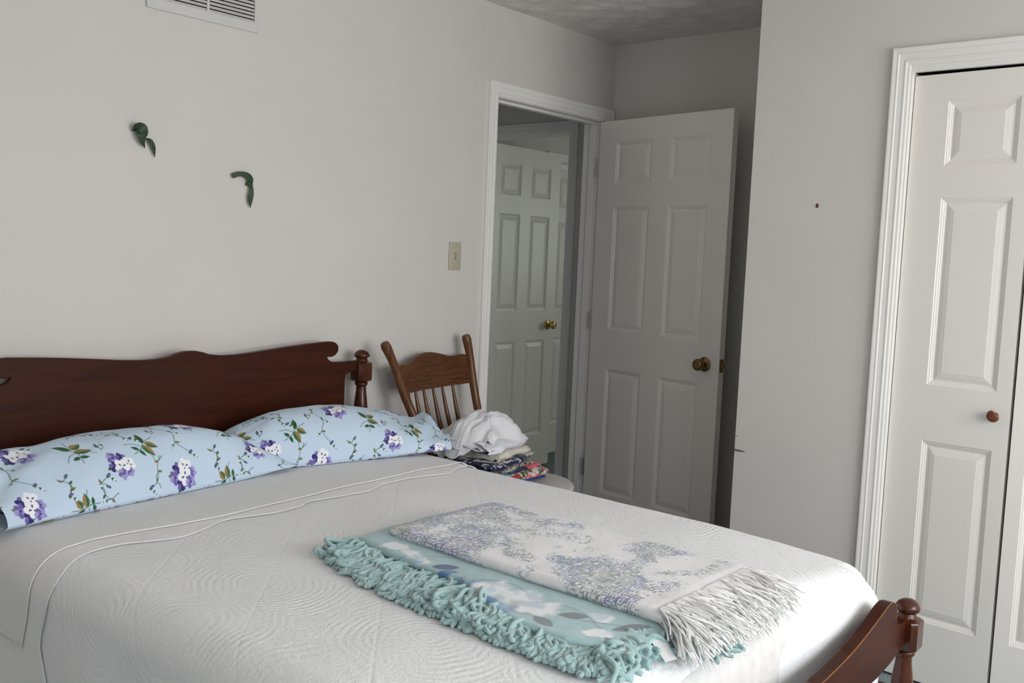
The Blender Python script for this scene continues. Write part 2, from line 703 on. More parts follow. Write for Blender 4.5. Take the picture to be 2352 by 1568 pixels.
# closet opening in the far room's left wall
mbf = MB()
mbf.box(-1.40, -1.28, YN - 0.12, 2.09, 0, H)
mbf.box(-1.40, -1.28, 3.4, 4.45, 0, H)
mbf.box(-1.40, -1.28, 2.09, 3.4, 2.02, H)
mbf.box(-1.75, -1.70, 2.0, 3.5, 0, H)
struct('wall_hall_side', mbf, M_WALL, 'pale wall above the far white door', 'wall')
mb = MB()
mb.box(-1.28, 0.42, 4.33, 4.45, 0, H)
mb.box(1.70, XW, 4.33, 4.45, 0, H)
mb.box(0.42, 1.70, 4.33, 4.45, 0, 1.05)
mb.box(0.42, 1.70, 4.33, 4.45, 2.12, H)
struct('wall_far_room', mb, M_WALL, 'window wall of the room across the hall', 'wall')
mb = MB().box(2.30, 2.40, 1.23, 4.33, 0, H)
struct('wall_far_side', mb, M_WALL, 'side wall of the room across the hall', 'wall')

# window of the bedroom (behind the camera's right shoulder)
w1 = thing('window_1', 'white double sash bedroom window opposite the headboard', 'window', (XW, -1.08, WZ0), kind='structure')
mb = MB()
for a, b_ in ((WY0, WY0 + 0.05), (WY1 - 0.05, WY1), (-1.12, -1.04)):
    mb.box(0.0, 0.11, a + 1.08, b_ + 1.08, 0, WZ1 - WZ0)
mb.box(0.0, 0.11, WY0 + 1.08, WY1 + 1.08, 0, 0.05)
mb.box(0.0, 0.11, WY0 + 1.08, WY1 + 1.08, WZ1 - WZ0 - 0.05, WZ1 - WZ0)
build('window_frame', mb, M_TRIM, w1)
for c in (-0.48, 0.48):
    build('meeting_rail', MB().box(0.03, 0.07, c - 0.44, c + 0.44, 0.70, 0.735), M_TRIM, w1)
build('window_sill', MB().bbox(-0.05, 0.02, WY0 + 1.04, WY1 + 1.12, -0.03, 0.0), M_TRIM, w1)
w3 = thing('window_added', 'white single sash window added out of view to brighten the door nook', 'window', (XW, (W3Y0 + W3Y1) / 2, WZ0), kind='structure')  # unseen extra window, added so daylight reaches the door nook
mb = MB()
for a, b_ in ((-0.48, -0.43), (0.43, 0.48)):
    mb.box(0.0, 0.11, a, b_, 0, WZ1 - WZ0)
mb.box(0.0, 0.11, -0.43, 0.43, 0, 0.05)
mb.box(0.0, 0.11, -0.43, 0.43, WZ1 - WZ0 - 0.05, WZ1 - WZ0)
build('window_frame', mb, M_TRIM, w3)
build('meeting_rail', MB().box(0.03, 0.07, -0.43, 0.43, 0.70, 0.735), M_TRIM, w3)
build('window_sill', MB().bbox(-0.05, 0.02, -0.52, 0.52, -0.03, 0.0), M_TRIM, w3)
w2 = thing('window_2', 'window of the room across the hall', 'window', (1.06, 4.33, 1.05), kind='structure')
mb = MB()
for a, b_ in ((-0.64, -0.59), (0.59, 0.64)):
    mb.box(a, b_, 0.0, 0.08, 0, 1.07)
mb.box(-0.64, 0.64, 0, 0.08, 0, 0.05)
mb.box(-0.64, 0.64, 0, 0.08, 1.02, 1.07)
mb.box(-0.64, 0.64, 0.02, 0.06, 0.52, 0.55)
build('window_frame', mb, M_TRIM, w2)

# ------------------------------------------------------------------ casings and jambs
PROF = [(0.0, 0.0), (0.0, 0.007), (0.003, 0.009), (0.011, 0.0095), (0.013, 0.0125), (0.017, 0.0132), (0.019, 0.0112),
        (0.036, 0.0128), (0.038, 0.0152), (0.041, 0.0160), (0.043, 0.0145), (0.054, 0.0168), (0.058, 0.0165),
        (0.060, 0.0135), (0.060, 0.0)]


def casing(parent, M, a0, a1, zt, z0=0.0, left=True, right=True, mat=None):
    """colonial casing around an opening; M maps (along wall, out of wall, up) to the parent's frame"""
    n = len(PROF)
    def strip(name, A, B):
        vs_ = [M @ Vector(p) for p in A] + [M @ Vector(p) for p in B]
        fs_ = [(i, i + 1, n + i + 1, n + i) for i in range(n - 1)]
        fs_ += [(n - 1, 0, n, 2 * n - 1), tuple(range(n)), tuple(range(2 * n - 1, n - 1, -1))]
        build(name, MB().add(vs_, fs_), mat or M_TRIM, parent)
    if left:
        strip('casing_side', [(a0 - w, d, z0) for w, d in PROF], [(a0 - w, d, zt + w) for w, d in PROF])
    if right:
        strip('casing_side', [(a1 + w, d, z0) for w, d in PROF], [(a1 + w, d, zt + w) for w, d in PROF])
    strip('casing_head', [(a0 - w, d, zt + w) for w, d in PROF], [(a1 + w, d, zt + w) for w, d in PROF])


MX = Matrix(((0, 1, 0, 0), (1, 0, 0, 0), (0, 0, 1, 0), (0, 0, 0, 1)))      # wall along Y, out +X
t = thing('trim_1', 'white moulded casing and jamb around the bedroom doorway', 'door frame', kind='structure')
casing(t, MX, OL - 0.005, OR_ + 0.005, OZ + 0.003)
build('jamb', MB().box(-0.12, 0, OL - 0.018, OL, 0, OZ), M_TRIM, t)
build('jamb', MB().box(-0.12, 0, OR_, OR_ + 0.018, 0, OZ), M_TRIM, t)
build('head_jamb', MB().box(-0.12, 0, OL - 0.018, OR_ + 0.018, OZ, OZ + 0.018), M_TRIM, t)
build('door_stop', MB().bbox(-0.078, -0.042, OL, OL + 0.011, 0, OZ, 0.002), M_TRIM, t)
build('door_stop', MB().bbox(-0.078, -0.042, OR_ - 0.011, OR_, 0, OZ, 0.002), M_TRIM, t)
build('head_stop', MB().bbox(-0.078, -0.042, OL + 0.011, OR_ - 0.011, OZ - 0.011, OZ, 0.002), M_TRIM, t)

MK = Matrix(((1, 0, 0, 0), (0, -1, 0, YC), (0, 0, 1, 0), (0, 0, 0, 1)))      # wall along X, out -Y
t = thing('trim_2', 'white moulded casing around the bifold closet door', 'door frame', kind='structure')
casing(t, MK, KX0 - 0.003, KX1 + 0.003, KZ + 0.002)
build('jamb', MB().box(KX0, KX0 + 0.002, YC, YC + 0.10, 0, KZ), M_TRIM, t)
build('jamb', MB().box(KX1 - 0.002, KX1, YC, YC + 0.10, 0, KZ), M_TRIM, t)
build('head_jamb', MB().box(KX0, KX1, YC - 0.0006, YC + 0.016, KZ - 0.018, KZ + 0.0025), M_TRIM, t)
build('bifold_track', MB().box(KX0 + 0.01, KX1 - 0.01, YC + 0.030, YC + 0.055, KZ - 0.018, KZ - 0.002), M_DARK, t)

MF = Matrix(((1, 0, 0, 0), (0, -1, 0, 1.11), (0, 0, 1, 0), (0, 0, 0, 1)))
t = thing('trim_3', 'shaded casing around the doorway across the hall', 'door frame', kind='structure')
casing(t, MF, FX0 - 0.005, FX1 + 0.005, OZ + 0.003)
build('jamb', MB().box(FX0 - 0.018, FX0, 1.11, 1.23, 0, OZ), M_TRIM, t)
build('jamb', MB().box(FX1, FX1 + 0.018, 1.11, 1.23, 0, OZ), M_TRIM, t)
build('head_jamb', MB().box(FX0, FX1, 1.11, 1.23, OZ, OZ + 0.018), M_TRIM, t)

MS = Matrix(((0, 1, 0, -1.28), (1, 0, 0, 0), (0, 0, 1, 0), (0, 0, 0, 1)))
t = thing('trim_4', 'white closet casing beyond the far door', 'door frame', kind='structure')
casing(t, MS, 2.09, 3.4, 2.02)


def baseboard(name, mbx, label):
    return struct(name, mbx, M_TRIM, label, 'baseboard')


baseboard('baseboard_headboard', MB().bbox(0, 0.012, YN, OL - 0.066, 0, 0.083, 0.003), 'white baseboard along the headboard wall')
baseboard('baseboard_nook', MB().bbox(0.02, XC, YB - 0.012, YB, 0, 0.083, 0.003), 'white baseboard behind the open door')
baseboard('baseboard_closet', MB().bbox(XC, KX0 - 0.064, YC - 0.012, YC, 0, 0.083, 0.003), 'white baseboard along the closet wall')

# ------------------------------------------------------------------ panelled doors
RINGS = [(0.0, 0.0), (0.002, 0.0022), (0.0065, 0.0032), (0.009, 0.0052), (0.0125, 0.0062), (0.015, 0.0085),
         (0.0185, 0.0085), (0.030, 0.0045), (0.041, 0.0022), (0.0425, 0.0016)]


def panel_mesh(w, h, t):
    """raised panel of a moulded door, both faces; origin at the lower left corner of the front face"""
    vs_, fs_ = [], []
    for side in (0, 1):
        base = len(vs_)
        for d, y in RINGS:
            yy = y if side == 0 else t - y
            vs_ += [(d, yy, d), (w - d, yy, d), (w - d, yy, h - d), (d, yy, h - d)]
        for i in range(len(RINGS) - 1):
            for k in range(4):
                k2 = (k + 1) % 4
                fs_.append((base + i * 4 + k, base + i * 4 + k2, base + i * 4 + 4 + k2, base + i * 4 + 4 + k))
        e = base + (len(RINGS) - 1) * 4
        fs_.append((e, e + 1, e + 2, e + 3))
    m = len(RINGS) * 4
    for k in range(4):
        k2 = (k + 1) % 4
        fs_.append((k, k2, m + k2, m + k))
    return vs_, fs_


_panel_cache = {}


def panelled_leaf(root, w, h, t, panels, z0=0.012):
    """slab with openings (stiles and rails) and one raised panel object in each"""
    xs = sorted({0.0, w} | {p[0] for p in panels} | {p[1] for p in panels})
    zs = sorted({z0, h} | {p[2] for p in panels} | {p[3] for p in panels})
    mbs = MB()
    for i in range(len(xs) - 1):
        for k in range(len(zs) - 1):
            cx, cz = (xs[i] + xs[i + 1]) / 2, (zs[k] + zs[k + 1]) / 2
            if any(p[0] < cx < p[1] and p[2] < cz < p[3] for p in panels):
                continue
            for y in (0.0, t):
                mbs.add([(xs[i], y, zs[k]), (xs[i + 1], y, zs[k]), (xs[i + 1], y, zs[k + 1]), (xs[i], y, zs[k + 1])],
                        [(0, 1, 2, 3)])
    mbs.add([(0, 0, z0), (w, 0, z0), (w, t, z0), (0, t, z0), (0, 0, h), (w, 0, h), (w, t, h), (0, t, h)],
            [(0, 1, 2, 3), (4, 5, 6, 7), (0, 3, 7, 4), (1, 2, 6, 5)])
    me = bpy.data.meshes.new('stiles_and_rails')
    me.from_pydata(mbs.v, [], mbs.f)
    bm = bmesh.new()
    bm.from_mesh(me)
    bmesh.ops.remove_doubles(bm, verts=bm.verts[:], dist=1e-5)
    bmesh.ops.recalc_face_normals(bm, faces=bm.faces[:])
    bm.to_mesh(me)
    bm.free()
    link_obj('stiles_and_rails', me, M_DOOR, root)
    for (x0, x1, a, b_) in panels:
        key = (round(x1 - x0, 4), round(b_ - a, 4), t)
        if key not in _panel_cache:
            me = bpy.data.meshes.new('panel')
            v_, f_ = panel_mesh(x1 - x0, b_ - a, t)
            me.from_pydata(v_, [], f_)
            fix_normals(me)
            me.materials.append(M_DOOR)
            _panel_cache[key] = me
        o = bpy.data.objects.new('panel', _panel_cache[key])
        COL.objects.link(o)
        o.parent = root
        o.location = (x0, 0, a)


Z_PAN = [(0.212, 0.830), (1.020, 1.617), (1.730, 1.927)]


def six_panels(w):
    st = 0.1115 * w / 0.791
    pw = 0.2285 * w / 0.791
    out = []
    for a, b_ in Z_PAN:
        out.append((st, st + pw, a, b_))
        out.append((w - st - pw, w - st, a, b_))
    return out


def M_face(x, z, sign=-1, y=0.0):
    """frame whose local +z points out of the door face"""
    return Matrix.Translation((x, y, z)) @ Matrix.Rotation(PI / 2 if sign < 0 else -PI / 2, 4, 'X')


def door_knob(root, x, z, t, mat, keyhole=False):
    rose = [(0.0295, 0.0), (0.0325, 0.002), (0.0315, 0.005), (0.027, 0.0075), (0.0165, 0.0095), (0.0125, 0.012)]
    ball = [(0.0115, 0.0), (0.0105, 0.016), (0.013, 0.021), (0.0215, 0.026), (0.0262, 0.034), (0.0268, 0.041),
            (0.0245, 0.049), (0.020, 0.053), (0.0165, 0.0535), (0.0155, 0.0515), (0.008, 0.0515)]
    for sg, y in ((-1, 0.0), (1, t)):
        M = M_face(x, z, sg, y)
        r = build('knob_rose', MB().lathe(rose, 32, M), mat, root, smooth=35)
        k = build('knob', MB().lathe(ball, 32, M @ Matrix.Translation((0, 0, 0.008))), mat, r, smooth=35)
        if sg < 0:
            build('knob_button', MB().lathe([(0.0055, 0.0), (0.0055, 0.003), (0.003, 0.0035)], 16,
                                            M @ Matrix.Translation((0, 0, 0.0590))), mat, k)


def hinge(root, z, mat, y=0.0):
    build('hinge', MB().lathe([(0.0055, -0.045), (0.0055, 0.045)], 10, Matrix.Translation((-0.006, y - 0.001, z)))
          .box(-0.0055, 0.0, y + 0.002, y + 0.028, z - 0.0445, z + 0.0445), mat, root)


# open bedroom door
d1 = thing('door_1', 'open white six-panel bedroom door with a dark brass knob', 'door', (0.0037, 0.8211, 0.012), -0.1616, kind='structure')
W1, T1 = 0.791, 0.035
panelled_leaf(d1, W1, 2.030, T1, six_panels(W1), 0.0)
door_knob(d1, W1 - 0.077, 0.918, T1, M_BRASS)
build('latch_plate', MB().bbox(W1 - 0.001, W1 + 0.0015, 0.0055, 0.0295, 0.918 - 0.029, 0.918 + 0.029, 0.0006), M_BRASS, d1)
build('latch_bolt', MB().prism([(W1, 0.010), (W1 + 0.013, 0.012), (W1 + 0.010, 0.024), (W1, 0.025)], 0.918 - 0.009, 0.918 + 0.009, 'XY'), M_BRASS, d1)
for z in (1.81, 1.06, 0.32):
    hinge(d1, z, M_STEEL, 0.0)
# far door across the hall
d3 = thing('door_3', 'far white six-panel door seen through the doorway, with a bright brass knob', 'door', (-1.062, 1.222, 0.014), math.radians(91.2), kind='structure')
W3 = 0.705
panelled_leaf(d3, W3, 2.025, 0.035, six_panels(W3), 0.0)
door_knob(d3, W3 - 0.072, 0.925, 0.035, M_BRASS_B)
for z in (1.80, 0.80, 0.25):
    hinge(d3, z, M_BRASS_B, 0.0)

# closet bifold: two leaves meeting the camera side at a slightly proud fold
Z_BI = [(0.206, 0.812), (0.998, 1.606), (1.711, 1.916)]
LW, LT = 0.372, 0.030
fold = math.radians(3.2)
PANB = [(0.112, 0.328, a, b_) for a, b_ in Z_BI]
d2 = thing('door_2', 'white bifold closet leaf with three raised panels and a chipped wooden knob', 'door', (KX0 + 0.005, YC + 0.022, 0.010), -fold, kind='structure')
panelled_leaf(d2, LW, 2.003, LT, PANB, 0.0)
kx, kz = 0.330, 0.925
mbk = MB().lathe([(0.010, 0.0), (0.0085, 0.008), (0.0125, 0.014), (0.0185, 0.019), (0.0195, 0.024), (0.0165, 0.029), (0.009, 0.0315), (0.002, 0.032)],
                 28, M_face(kx, kz))
# a chip is broken out of the knob's right upper rim
cv = []
for p in mbk.v:
    x, y, z = p
    dx_, dz_ = x - kx, z - kz
    s_ = dx_ * 0.86 + dz_ * 0.50
    if s_ > 0.0120 and y < -0.012:
        k_ = (0.0120 + 0.0015 * math.sin(90 * dz_ * 10)) / s_
        x, z = kx + dx_ * k_, kz + dz_ * k_
    s_ = dx_ * 0.45 + dz_ * 0.89
    if s_ > 0.0135 and y < -0.012:
        k_ = 0.0135 / s_
        x, z = kx + (x - kx) * k_, kz + (z - kz) * k_
    cv.append((x, y, z))
mbk.v = cv
tag(build('knob', mbk, M_KNOBWOOD, d2, smooth=40), 'chipped brown wooden knob')
p_end = (KX0 + 0.005 + (LW + 0.010) * math.cos(fold), YC + 0.022 - (LW + 0.010) * math.sin(fold))
d4 = thing('door_4', 'white bifold closet leaf at the right edge, past the dark fold gap', 'door', (p_end[0], p_end[1], 0.010), fold, kind='structure')
panelled_leaf(d4, LW, 2.003, LT, [(0.044, 0.260, a, b_) for a, b_ in Z_BI], 0.0)
for nm, fx in (('door_5', KX0 + 0.758), ('door_6', KX0 + 1.132)):
    d = thing(nm, 'white bifold closet leaf out of view to the right' + (' beside the middle' if nm == 'door_5' else ' at the end'), 'door', (fx, YC + 0.022, 0.010), 0, kind='structure')
    panelled_leaf(d, LW, 2.003, LT, [(0.078, 0.294, a, b_) for a, b_ in Z_BI], 0.0)
# closet leaf of the far room
d7 = thing('door_7', 'narrow strip of a far closet leaf under a black track gap', 'door', (-1.290, 2.097, 0.010), PI / 2, kind='structure')
panelled_leaf(d7, 0.45, 1.975, 0.03, [(0.10, 0.35, a, b_) for a, b_ in Z_BI], 0.0)
d8 = thing('door_8', 'hidden closet leaf of the far room', 'door', (-1.290, 2.55, 0.010), PI / 2, kind='structure')
panelled_leaf(d8, 0.45, 1.975, 0.03, [(0.10, 0.35, a, b_) for a, b_ in Z_BI], 0.0)

# ------------------------------------------------------------------ wall fittings
# wall vent above the headboard
vy0, vy1, vz0, vz1 = -1.566, -1.169, 2.070, 2.318
vt = thing('wall_vent', 'white louvred air return vent high on the wall above the bed', 'vent', (0, (vy0 + vy1) / 2, vz0))
cy_ = (vy0 + vy1) / 2
hw, hh = (vy1 - vy0) / 2, vz1 - vz0


def vent_frame():
    m_ = MB()
    b0, b1 = 0.030, 0.022
    mid = 0.004
    # outer face plate as bars with slightly sloped outer lip
    m_.bbox(0.001, 0.007, -hw, hw, 0, b0 + 0.001, 0.0025)
    m_.bbox(0.001, 0.007, -hw, hw, hh - b0 - 0.001, hh, 0.0025)
    m_.box(0.0012, 0.0069, -hw + 0.0005, -hw + b1, b0, hh - b0)
    m_.box(0.0012, 0.0069, hw - 0.0155, hw - 0.0005, b0, hh - b0)
    m_.box(0.0013, 0.0066, 0.010 - mid, 0.010 + mid, b0, hh - b0)
    return m_


build('face_frame', vent_frame(), M_VENT, vt)
build('duct_back', MB().box(0.0003, 0.0012, -hw + 0.020, hw - 0.013, 0.028, hh - 0.028), M_DARK, vt)
slat_mesh = {}
for (ya, yb_) in ((-hw + 0.0215, 0.0065), (0.0135, hw - 0.015)):
    key = round(yb_ - ya, 4)
    me = bpy.data.meshes.new('slat')
    m_ = MB()
    Lq = yb_ - ya
    # louvre blade tilting downwards into the room
    m_.add([(0.0012, 0, 0.0085), (0.0058, 0, 0.0), (0.0066, 0, 0.0006), (0.002, 0, 0.0093),
            (0.0012, Lq, 0.0085), (0.0058, Lq, 0.0), (0.0066, Lq, 0.0006), (0.002, Lq, 0.0093)],
           [(0, 1, 2, 3), (4, 7, 6, 5), (0, 4, 5, 1), (1, 5, 6, 2), (2, 6, 7, 3), (3, 7, 4, 0)])
    me.from_pydata(m_.v, [], m_.f)
    fix_normals(me)
    me.materials.append(M_VENT)
    for k in range(16):
        o = bpy.data.objects.new('slat', me)
        COL.objects.link(o)
        o.parent = vt
        o.location = (0, ya, 0.0300 + 0.0118 * k)
build('screw', MB().lathe([(0.0035, 0.0), (0.003, 0.0012)], 10, Matrix.Translation((0.0068, hw - 0.008, 0.055)) @ Matrix.Rotation(PI / 2, 4, 'Y')), M_VENT, vt)

# light switch
sw = thing('light_switch', 'ivory toggle light switch plate on the wall left of the doorway', 'light switch', (0, -0.1816, 1.3045))
build('switch_plate', MB().bbox(0.0, 0.0062, -0.035, 0.035, 0, 0.1143, 0.0035), M_IVORY, sw, smooth=60)
build('toggle', MB().prism([(0.006, 0.050), (0.006, 0.0645), (0.0175, 0.0505), (0.0165, 0.046), (0.0075, 0.049)], -0.0045, 0.0045, 'XZ'), M_IVORY, sw)
build('toggle_slot', MB().box(0.006, 0.0066, -0.0053, 0.0053, 0.045, 0.0695), plain('switch_slot', (0.20, 0.18, 0.14)), sw)
for z in (0.0265, 0.0878):
    build('screw', MB().lathe([(0.0033, 0.0), (0.0025, 0.0012)], 10, Matrix.Translation((0.0060, 0, z)) @ Matrix.Rotation(PI / 2, 4, 'Y')), M_IVORY, sw)


# green ribbon scraps on the wall
def ribbon(path, widths, thick=0.0006):
    """strip along path [(x,y,z)], widths perpendicular in the wall plane; returns MB"""
    m_ = MB()
    pts = [Vector(p) for p in path]
    n = len(pts)
    vs_ = []
    for i, p in enumerate(pts):
        tt = (pts[min(i + 1, n - 1)] - pts[max(i - 1, 0)]).normalized()
        wv = widths[i]
        side = Vector((1, 0, 0)).cross(tt).normalized()
        if len(wv) == 2:
            wid, tw = wv
        sd = side * math.cos(tw) + Vector((1, 0, 0)) * math.sin(tw)
        nn = tt.cross(sd).normalized()
        for e in (-1, 1):
            for q in (-1, 1):
                vs_.append(p + sd * (wid / 2 * e) + nn * (thick / 2 * q))
    fs_ = []
    for i in range(n - 1):
        a, b_ = 4 * i, 4 * i + 4
        fs_ += [(a, a + 1, b_ + 1, b_), (a + 2, b_ + 2, b_ + 3, a + 3), (a, b_, b_ + 2, a + 2), (a + 1, a + 3, b_ + 3, b_ + 1)]
    fs_ += [(0, 2, 3, 1), (4 * n - 4, 4 * n - 3, 4 * n - 1, 4 * n - 2)]
    return m_.add(vs_, fs_)


def curve_pts(ctrl, n):
    """Catmull-Rom through control points"""
    c = [Vector(p) for p in ctrl]
    c = [c[0] * 2 - c[1]] + c + [c[-1] * 2 - c[-2]]
    out = []
    m_ = len(c) - 3
    for i in range(n):
        s_ = i / (n - 1) * m_
        k = min(int(s_), m_ - 1)
        f_ = s_ - k
        p0, p1, p2, p3 = c[k:k + 4]
        out.append(0.5 * ((2 * p1) + (p2 - p0) * f_ + (2 * p0 - 5 * p1 + 4 * p2 - p3) * f_ ** 2 + (3 * p1 - p0 - 3 * p2 + p3) * f_ ** 3))
    return out


def lerp_list(ctrl, n):
    out = []
    m_ = len(ctrl) - 1
    for i in range(n):
        s_ = i / (n - 1) * m_
        k = min(int(s_), m_ - 1)
        f_ = s_ - k
        out.append(tuple(a * (1 - f_) + b_ * f_ for a, b_ in zip(ctrl[k], ctrl[k + 1])))
    return out


# first scrap (upper left): knotted loop, pointed tail, long curling tail
r1 = thing('green_ribbon_scrap', 'small dark green knotted ribbon scrap, the upper left of two on the wall', 'ribbon', (0, -1.588, 1.655), group='green ribbon scraps on the wall')
o_ = (0, -1.588, 1.655)
rel = lambda P: [(p[0] - o_[0], p[1] - o_[1], p[2] - o_[2]) for p in P]
pts = curve_pts(rel([(0.006, -1.604, 1.696), (0.022, -1.603, 1.709), (0.030, -1.590, 1.706), (0.026, -1.583, 1.690), (0.012, -1.590, 1.676)]), 14)
build('loop', ribbon(pts, lerp_list([(0.016, 0.2), (0.026, 0.5), (0.030, 0.3), (0.026, 0.0), (0.018, -0.3)], 14)), M_RIBBON, r1, smooth=60)
pts = curve_pts(rel([(0.020, -1.597, 1.700), (0.024, -1.590, 1.684), (0.018, -1.582, 1.668), (0.010, -1.570, 1.650)]), 10)
build('tail', ribbon(pts, lerp_list([(0.022, 0.0), (0.024, 0.1), (0.018, 0.0), (0.001, 0.0)], 10)), M_RIBBON, r1, smooth=60)
pts = curve_pts(rel([(0.012, -1.584, 1.686), (0.016, -1.572, 1.680), (0.014, -1.555, 1.672), (0.012, -1.543, 1.654), (0.008, -1.537, 1.626)]), 18)
build('tail', ribbon(pts, lerp_list([(0.010, 0.6), (0.003, 1.1), (0.015, 0.3), (0.017, -0.3), (0.001, 0.2)], 18)), M_RIBBON, r1, smooth=60)
build('pin', MB().lathe([(0.002, 0.0), (0.002, 0.012), (0.004, 0.013), (0.003, 0.015)], 8, Matrix.Translation((0, -0.008, 0.036)) @ Matrix.Rotation(PI / 2, 4, 'Y')), M_STEEL, r1)
o_ = (0, -1.200, 1.545)
r2 = thing('green_ribbon_scrap', 'small dark green bent ribbon scrap, the lower right of two on the wall', 'ribbon', o_, group='green ribbon scraps on the wall')
pts = curve_pts(rel([(0.010, -1.263, 1.594), (0.016, -1.238, 1.603), (0.018, -1.212, 1.601), (0.015, -1.196, 1.588), (0.008, -1.192, 1.572)]), 16)
build('loop', ribbon(pts, lerp_list([(0.016, 0.1), (0.016, 0.1), (0.019, 0.2), (0.022, 0.1), (0.020, -0.2)], 16)), M_RIBBON, r2, smooth=60)
pts = curve_pts(rel([(0.008, -1.194, 1.576), (0.014, -1.191, 1.560), (0.015, -1.192, 1.540), (0.013, -1.193, 1.520), (0.009, -1.190, 1.494)]), 16)
build('tail', ribbon(pts, lerp_list([(0.010, 0.3), (0.013, 0.5), (0.018, 0.2), (0.018, 0.0), (0.0008, 0.0)], 16)), M_RIBBON, r2, smooth=60)
build('knot', MB().bbox(0.004, 0.013, -0.008, 0.017, 0.022, 0.034, 0.003), M_RIBBON, r2, smooth=60)

# little brown wall anchor left in the closet wall, and the chips on its corner
an = build('wall_anchor', MB().lathe([(0.0042, 0.0), (0.0045, 0.002), (0.002, 0.003)], 10, Matrix.Translation((1.400, YC, 1.5945)) @ Matrix.Rotation(PI / 2, 4, 'X'))
           .bbox(1.3965, 1.4035, YC - 0.004, YC, 1.584, 1.593, 0.001), M_ANCHOR, loc=(1.400, YC, 1.590))
tag(an, 'tiny brown plastic anchor stuck in the closet wall', 'wall anchor')
ch = MB().prism([(1.1430, 0.6885), (1.152, 0.6880), (1.176, 0.6865), (1.190, 0.6835), (1.176, 0.6810), (1.152, 0.6795), (1.1430, 0.6815)], YC - 0.0007, YC + 0.0005, 'XZ')
build('scuff_mark', ch, M_SCUFF, wall_closet)
build('scuff_mark', MB().prism([(1.1430, 0.7385), (1.156, 0.7365), (1.1430, 0.7350)], YC - 0.0007, YC + 0.0005, 'XZ'), M_SCUFF, wall_closet)
#PART2

# ------------------------------------------------------------------ bed
BY = -1.455           # centre line of the bed
HP = 0.712            # post offset from the centre line
bed = thing('bed_frame', 'dark mahogany double bed with scrolled headboard and turned posts', 'bed', (0, BY, 0))


def octagon(h, c):
    return [(-h, -h + c), (-h + c, -h), (h - c, -h), (h, -h + c), (h, h - c), (h - c, h), (-h + c, h), (-h, h - c)]


def block(m_, cx, cy, h, c, z0, z1):
    """square post block with chamfered corners tapering to rounded shoulders"""
    rings = [(h * 0.55, c * 0.6, z0), (h * 0.96, c, z0 + 0.007), (h, c, z0 + 0.011), (h, c, z1 - 0.011), (h * 0.96, c, z1 - 0.007), (h * 0.55, c * 0.6, z1)]
    vs_, fs_ = [], []
    for hh_, cc, z in rings:
        vs_ += [(cx + x, cy + y, z) for x, y in octagon(hh_, cc)]
    for i in range(len(rings) - 1):
        for k in range(8):
            k2 = (k + 1) % 8
            fs_.append((i * 8 + k, i * 8 + k2, i * 8 + 8 + k2, i * 8 + 8 + k))
    fs_ += [tuple(range(8)), tuple(range(8 * len(rings) - 1, 8 * len(rings) - 9, -1))]
    m_.add(vs_, fs_)


def bed_post(x, y, ztop, zblk0, zblk1, h):
    T = Matrix.Translation((x, y, 0))
    m_ = MB()
    block(m_, x, y, h, 0.012, zblk0, zblk1)
    p = build('post_block', m_, M_MAH_Z, bed, smooth=30)
    dz = ztop - zblk1
    fin = [(0.0235, zblk1 - 0.002), (0.0215, zblk1 + dz * 0.10), (0.0195, zblk1 + dz * 0.20), (0.0210, zblk1 + dz * 0.27), (0.0275, zblk1 + dz * 0.34),
           (0.0292, zblk1 + dz * 0.47), (0.0275, zblk1 + dz * 0.62), (0.0225, zblk1 + dz * 0.80), (0.0140, zblk1 + dz * 0.94), (0.004, ztop)]
    build('finial', MB().lathe(fin, 32, T), M_MAH_Z, p, smooth=50)
    zb = zblk0
    leg = [(0.016, zb + 0.004), (0.0225, zb), (0.0245, zb - 0.004), (0.0245, zb - 0.008), (0.0215, zb - 0.0125), (0.0185, zb - 0.016),
           (0.0195, zb - 0.035), (0.0235, zb - 0.065), (0.0268, zb - 0.100), (0.0272, zb - 0.13), (0.0245, zb - 0.17), (0.0205, zb - 0.20)]
    if zb > 0.7:
        leg += [(0.024, zb - 0.212), (0.024, zb - 0.22), (0.021, zb - 0.23), (0.030, zb - 0.25), (0.030, 0.22), (0.022, 0.20), (0.024, 0.10), (0.018, 0.0)]
    else:
        leg += [(0.0245, zb - 0.205), (0.0245, zb - 0.212), (0.030, zb - 0.22), (0.030, 0.14), (0.022, 0.125), (0.024, 0.06), (0.017, 0.0)]
    build('turned_leg', MB().lathe(leg[::-1], 32, T), M_MAH_Z, p, smooth=40)
    return p


XH = 0.080
for sg in (-1, 1):
    bed_post(XH, sg * HP, 1.005, 0.884, 0.964, 0.0335)

# headboard outline, right half, (offset from centre, height)
HB = [(0.0, 1.0335), (0.020, 1.0330), (0.045, 1.0275), (0.062, 1.0215), (0.085, 1.0170), (0.115, 1.0140), (0.165, 1.0135), (0.225, 1.0170), (0.300, 1.0240),
      (0.380, 1.0310), (0.450, 1.0362), (0.505, 1.0392), (0.548, 1.0412), (0.566, 1.0402), (0.580, 1.0350), (0.589, 1.0265), (0.592, 1.0150), (0.589, 1.0035),
      (0.581, 0.9935), (0.569, 0.9875), (0.556, 0.9855), (0.541, 0.9875), (0.544, 0.9810), (0.552, 0.9735), (0.566, 0.9680), (0.585, 0.9655), (0.625, 0.9650),
      (0.690, 0.9660), (0.690, 0.9260), (0.640, 0.9240), (0.628, 0.9150), (0.625, 0.9000), (0.625, 0.45)]
poly = HB + [(-y, z) for y, z in HB[::-1] if y > 0]
build('headboard', MB().prism(poly, XH - 0.012, XH + 0.012), M_MAH_Y, bed, bevel=0.003)

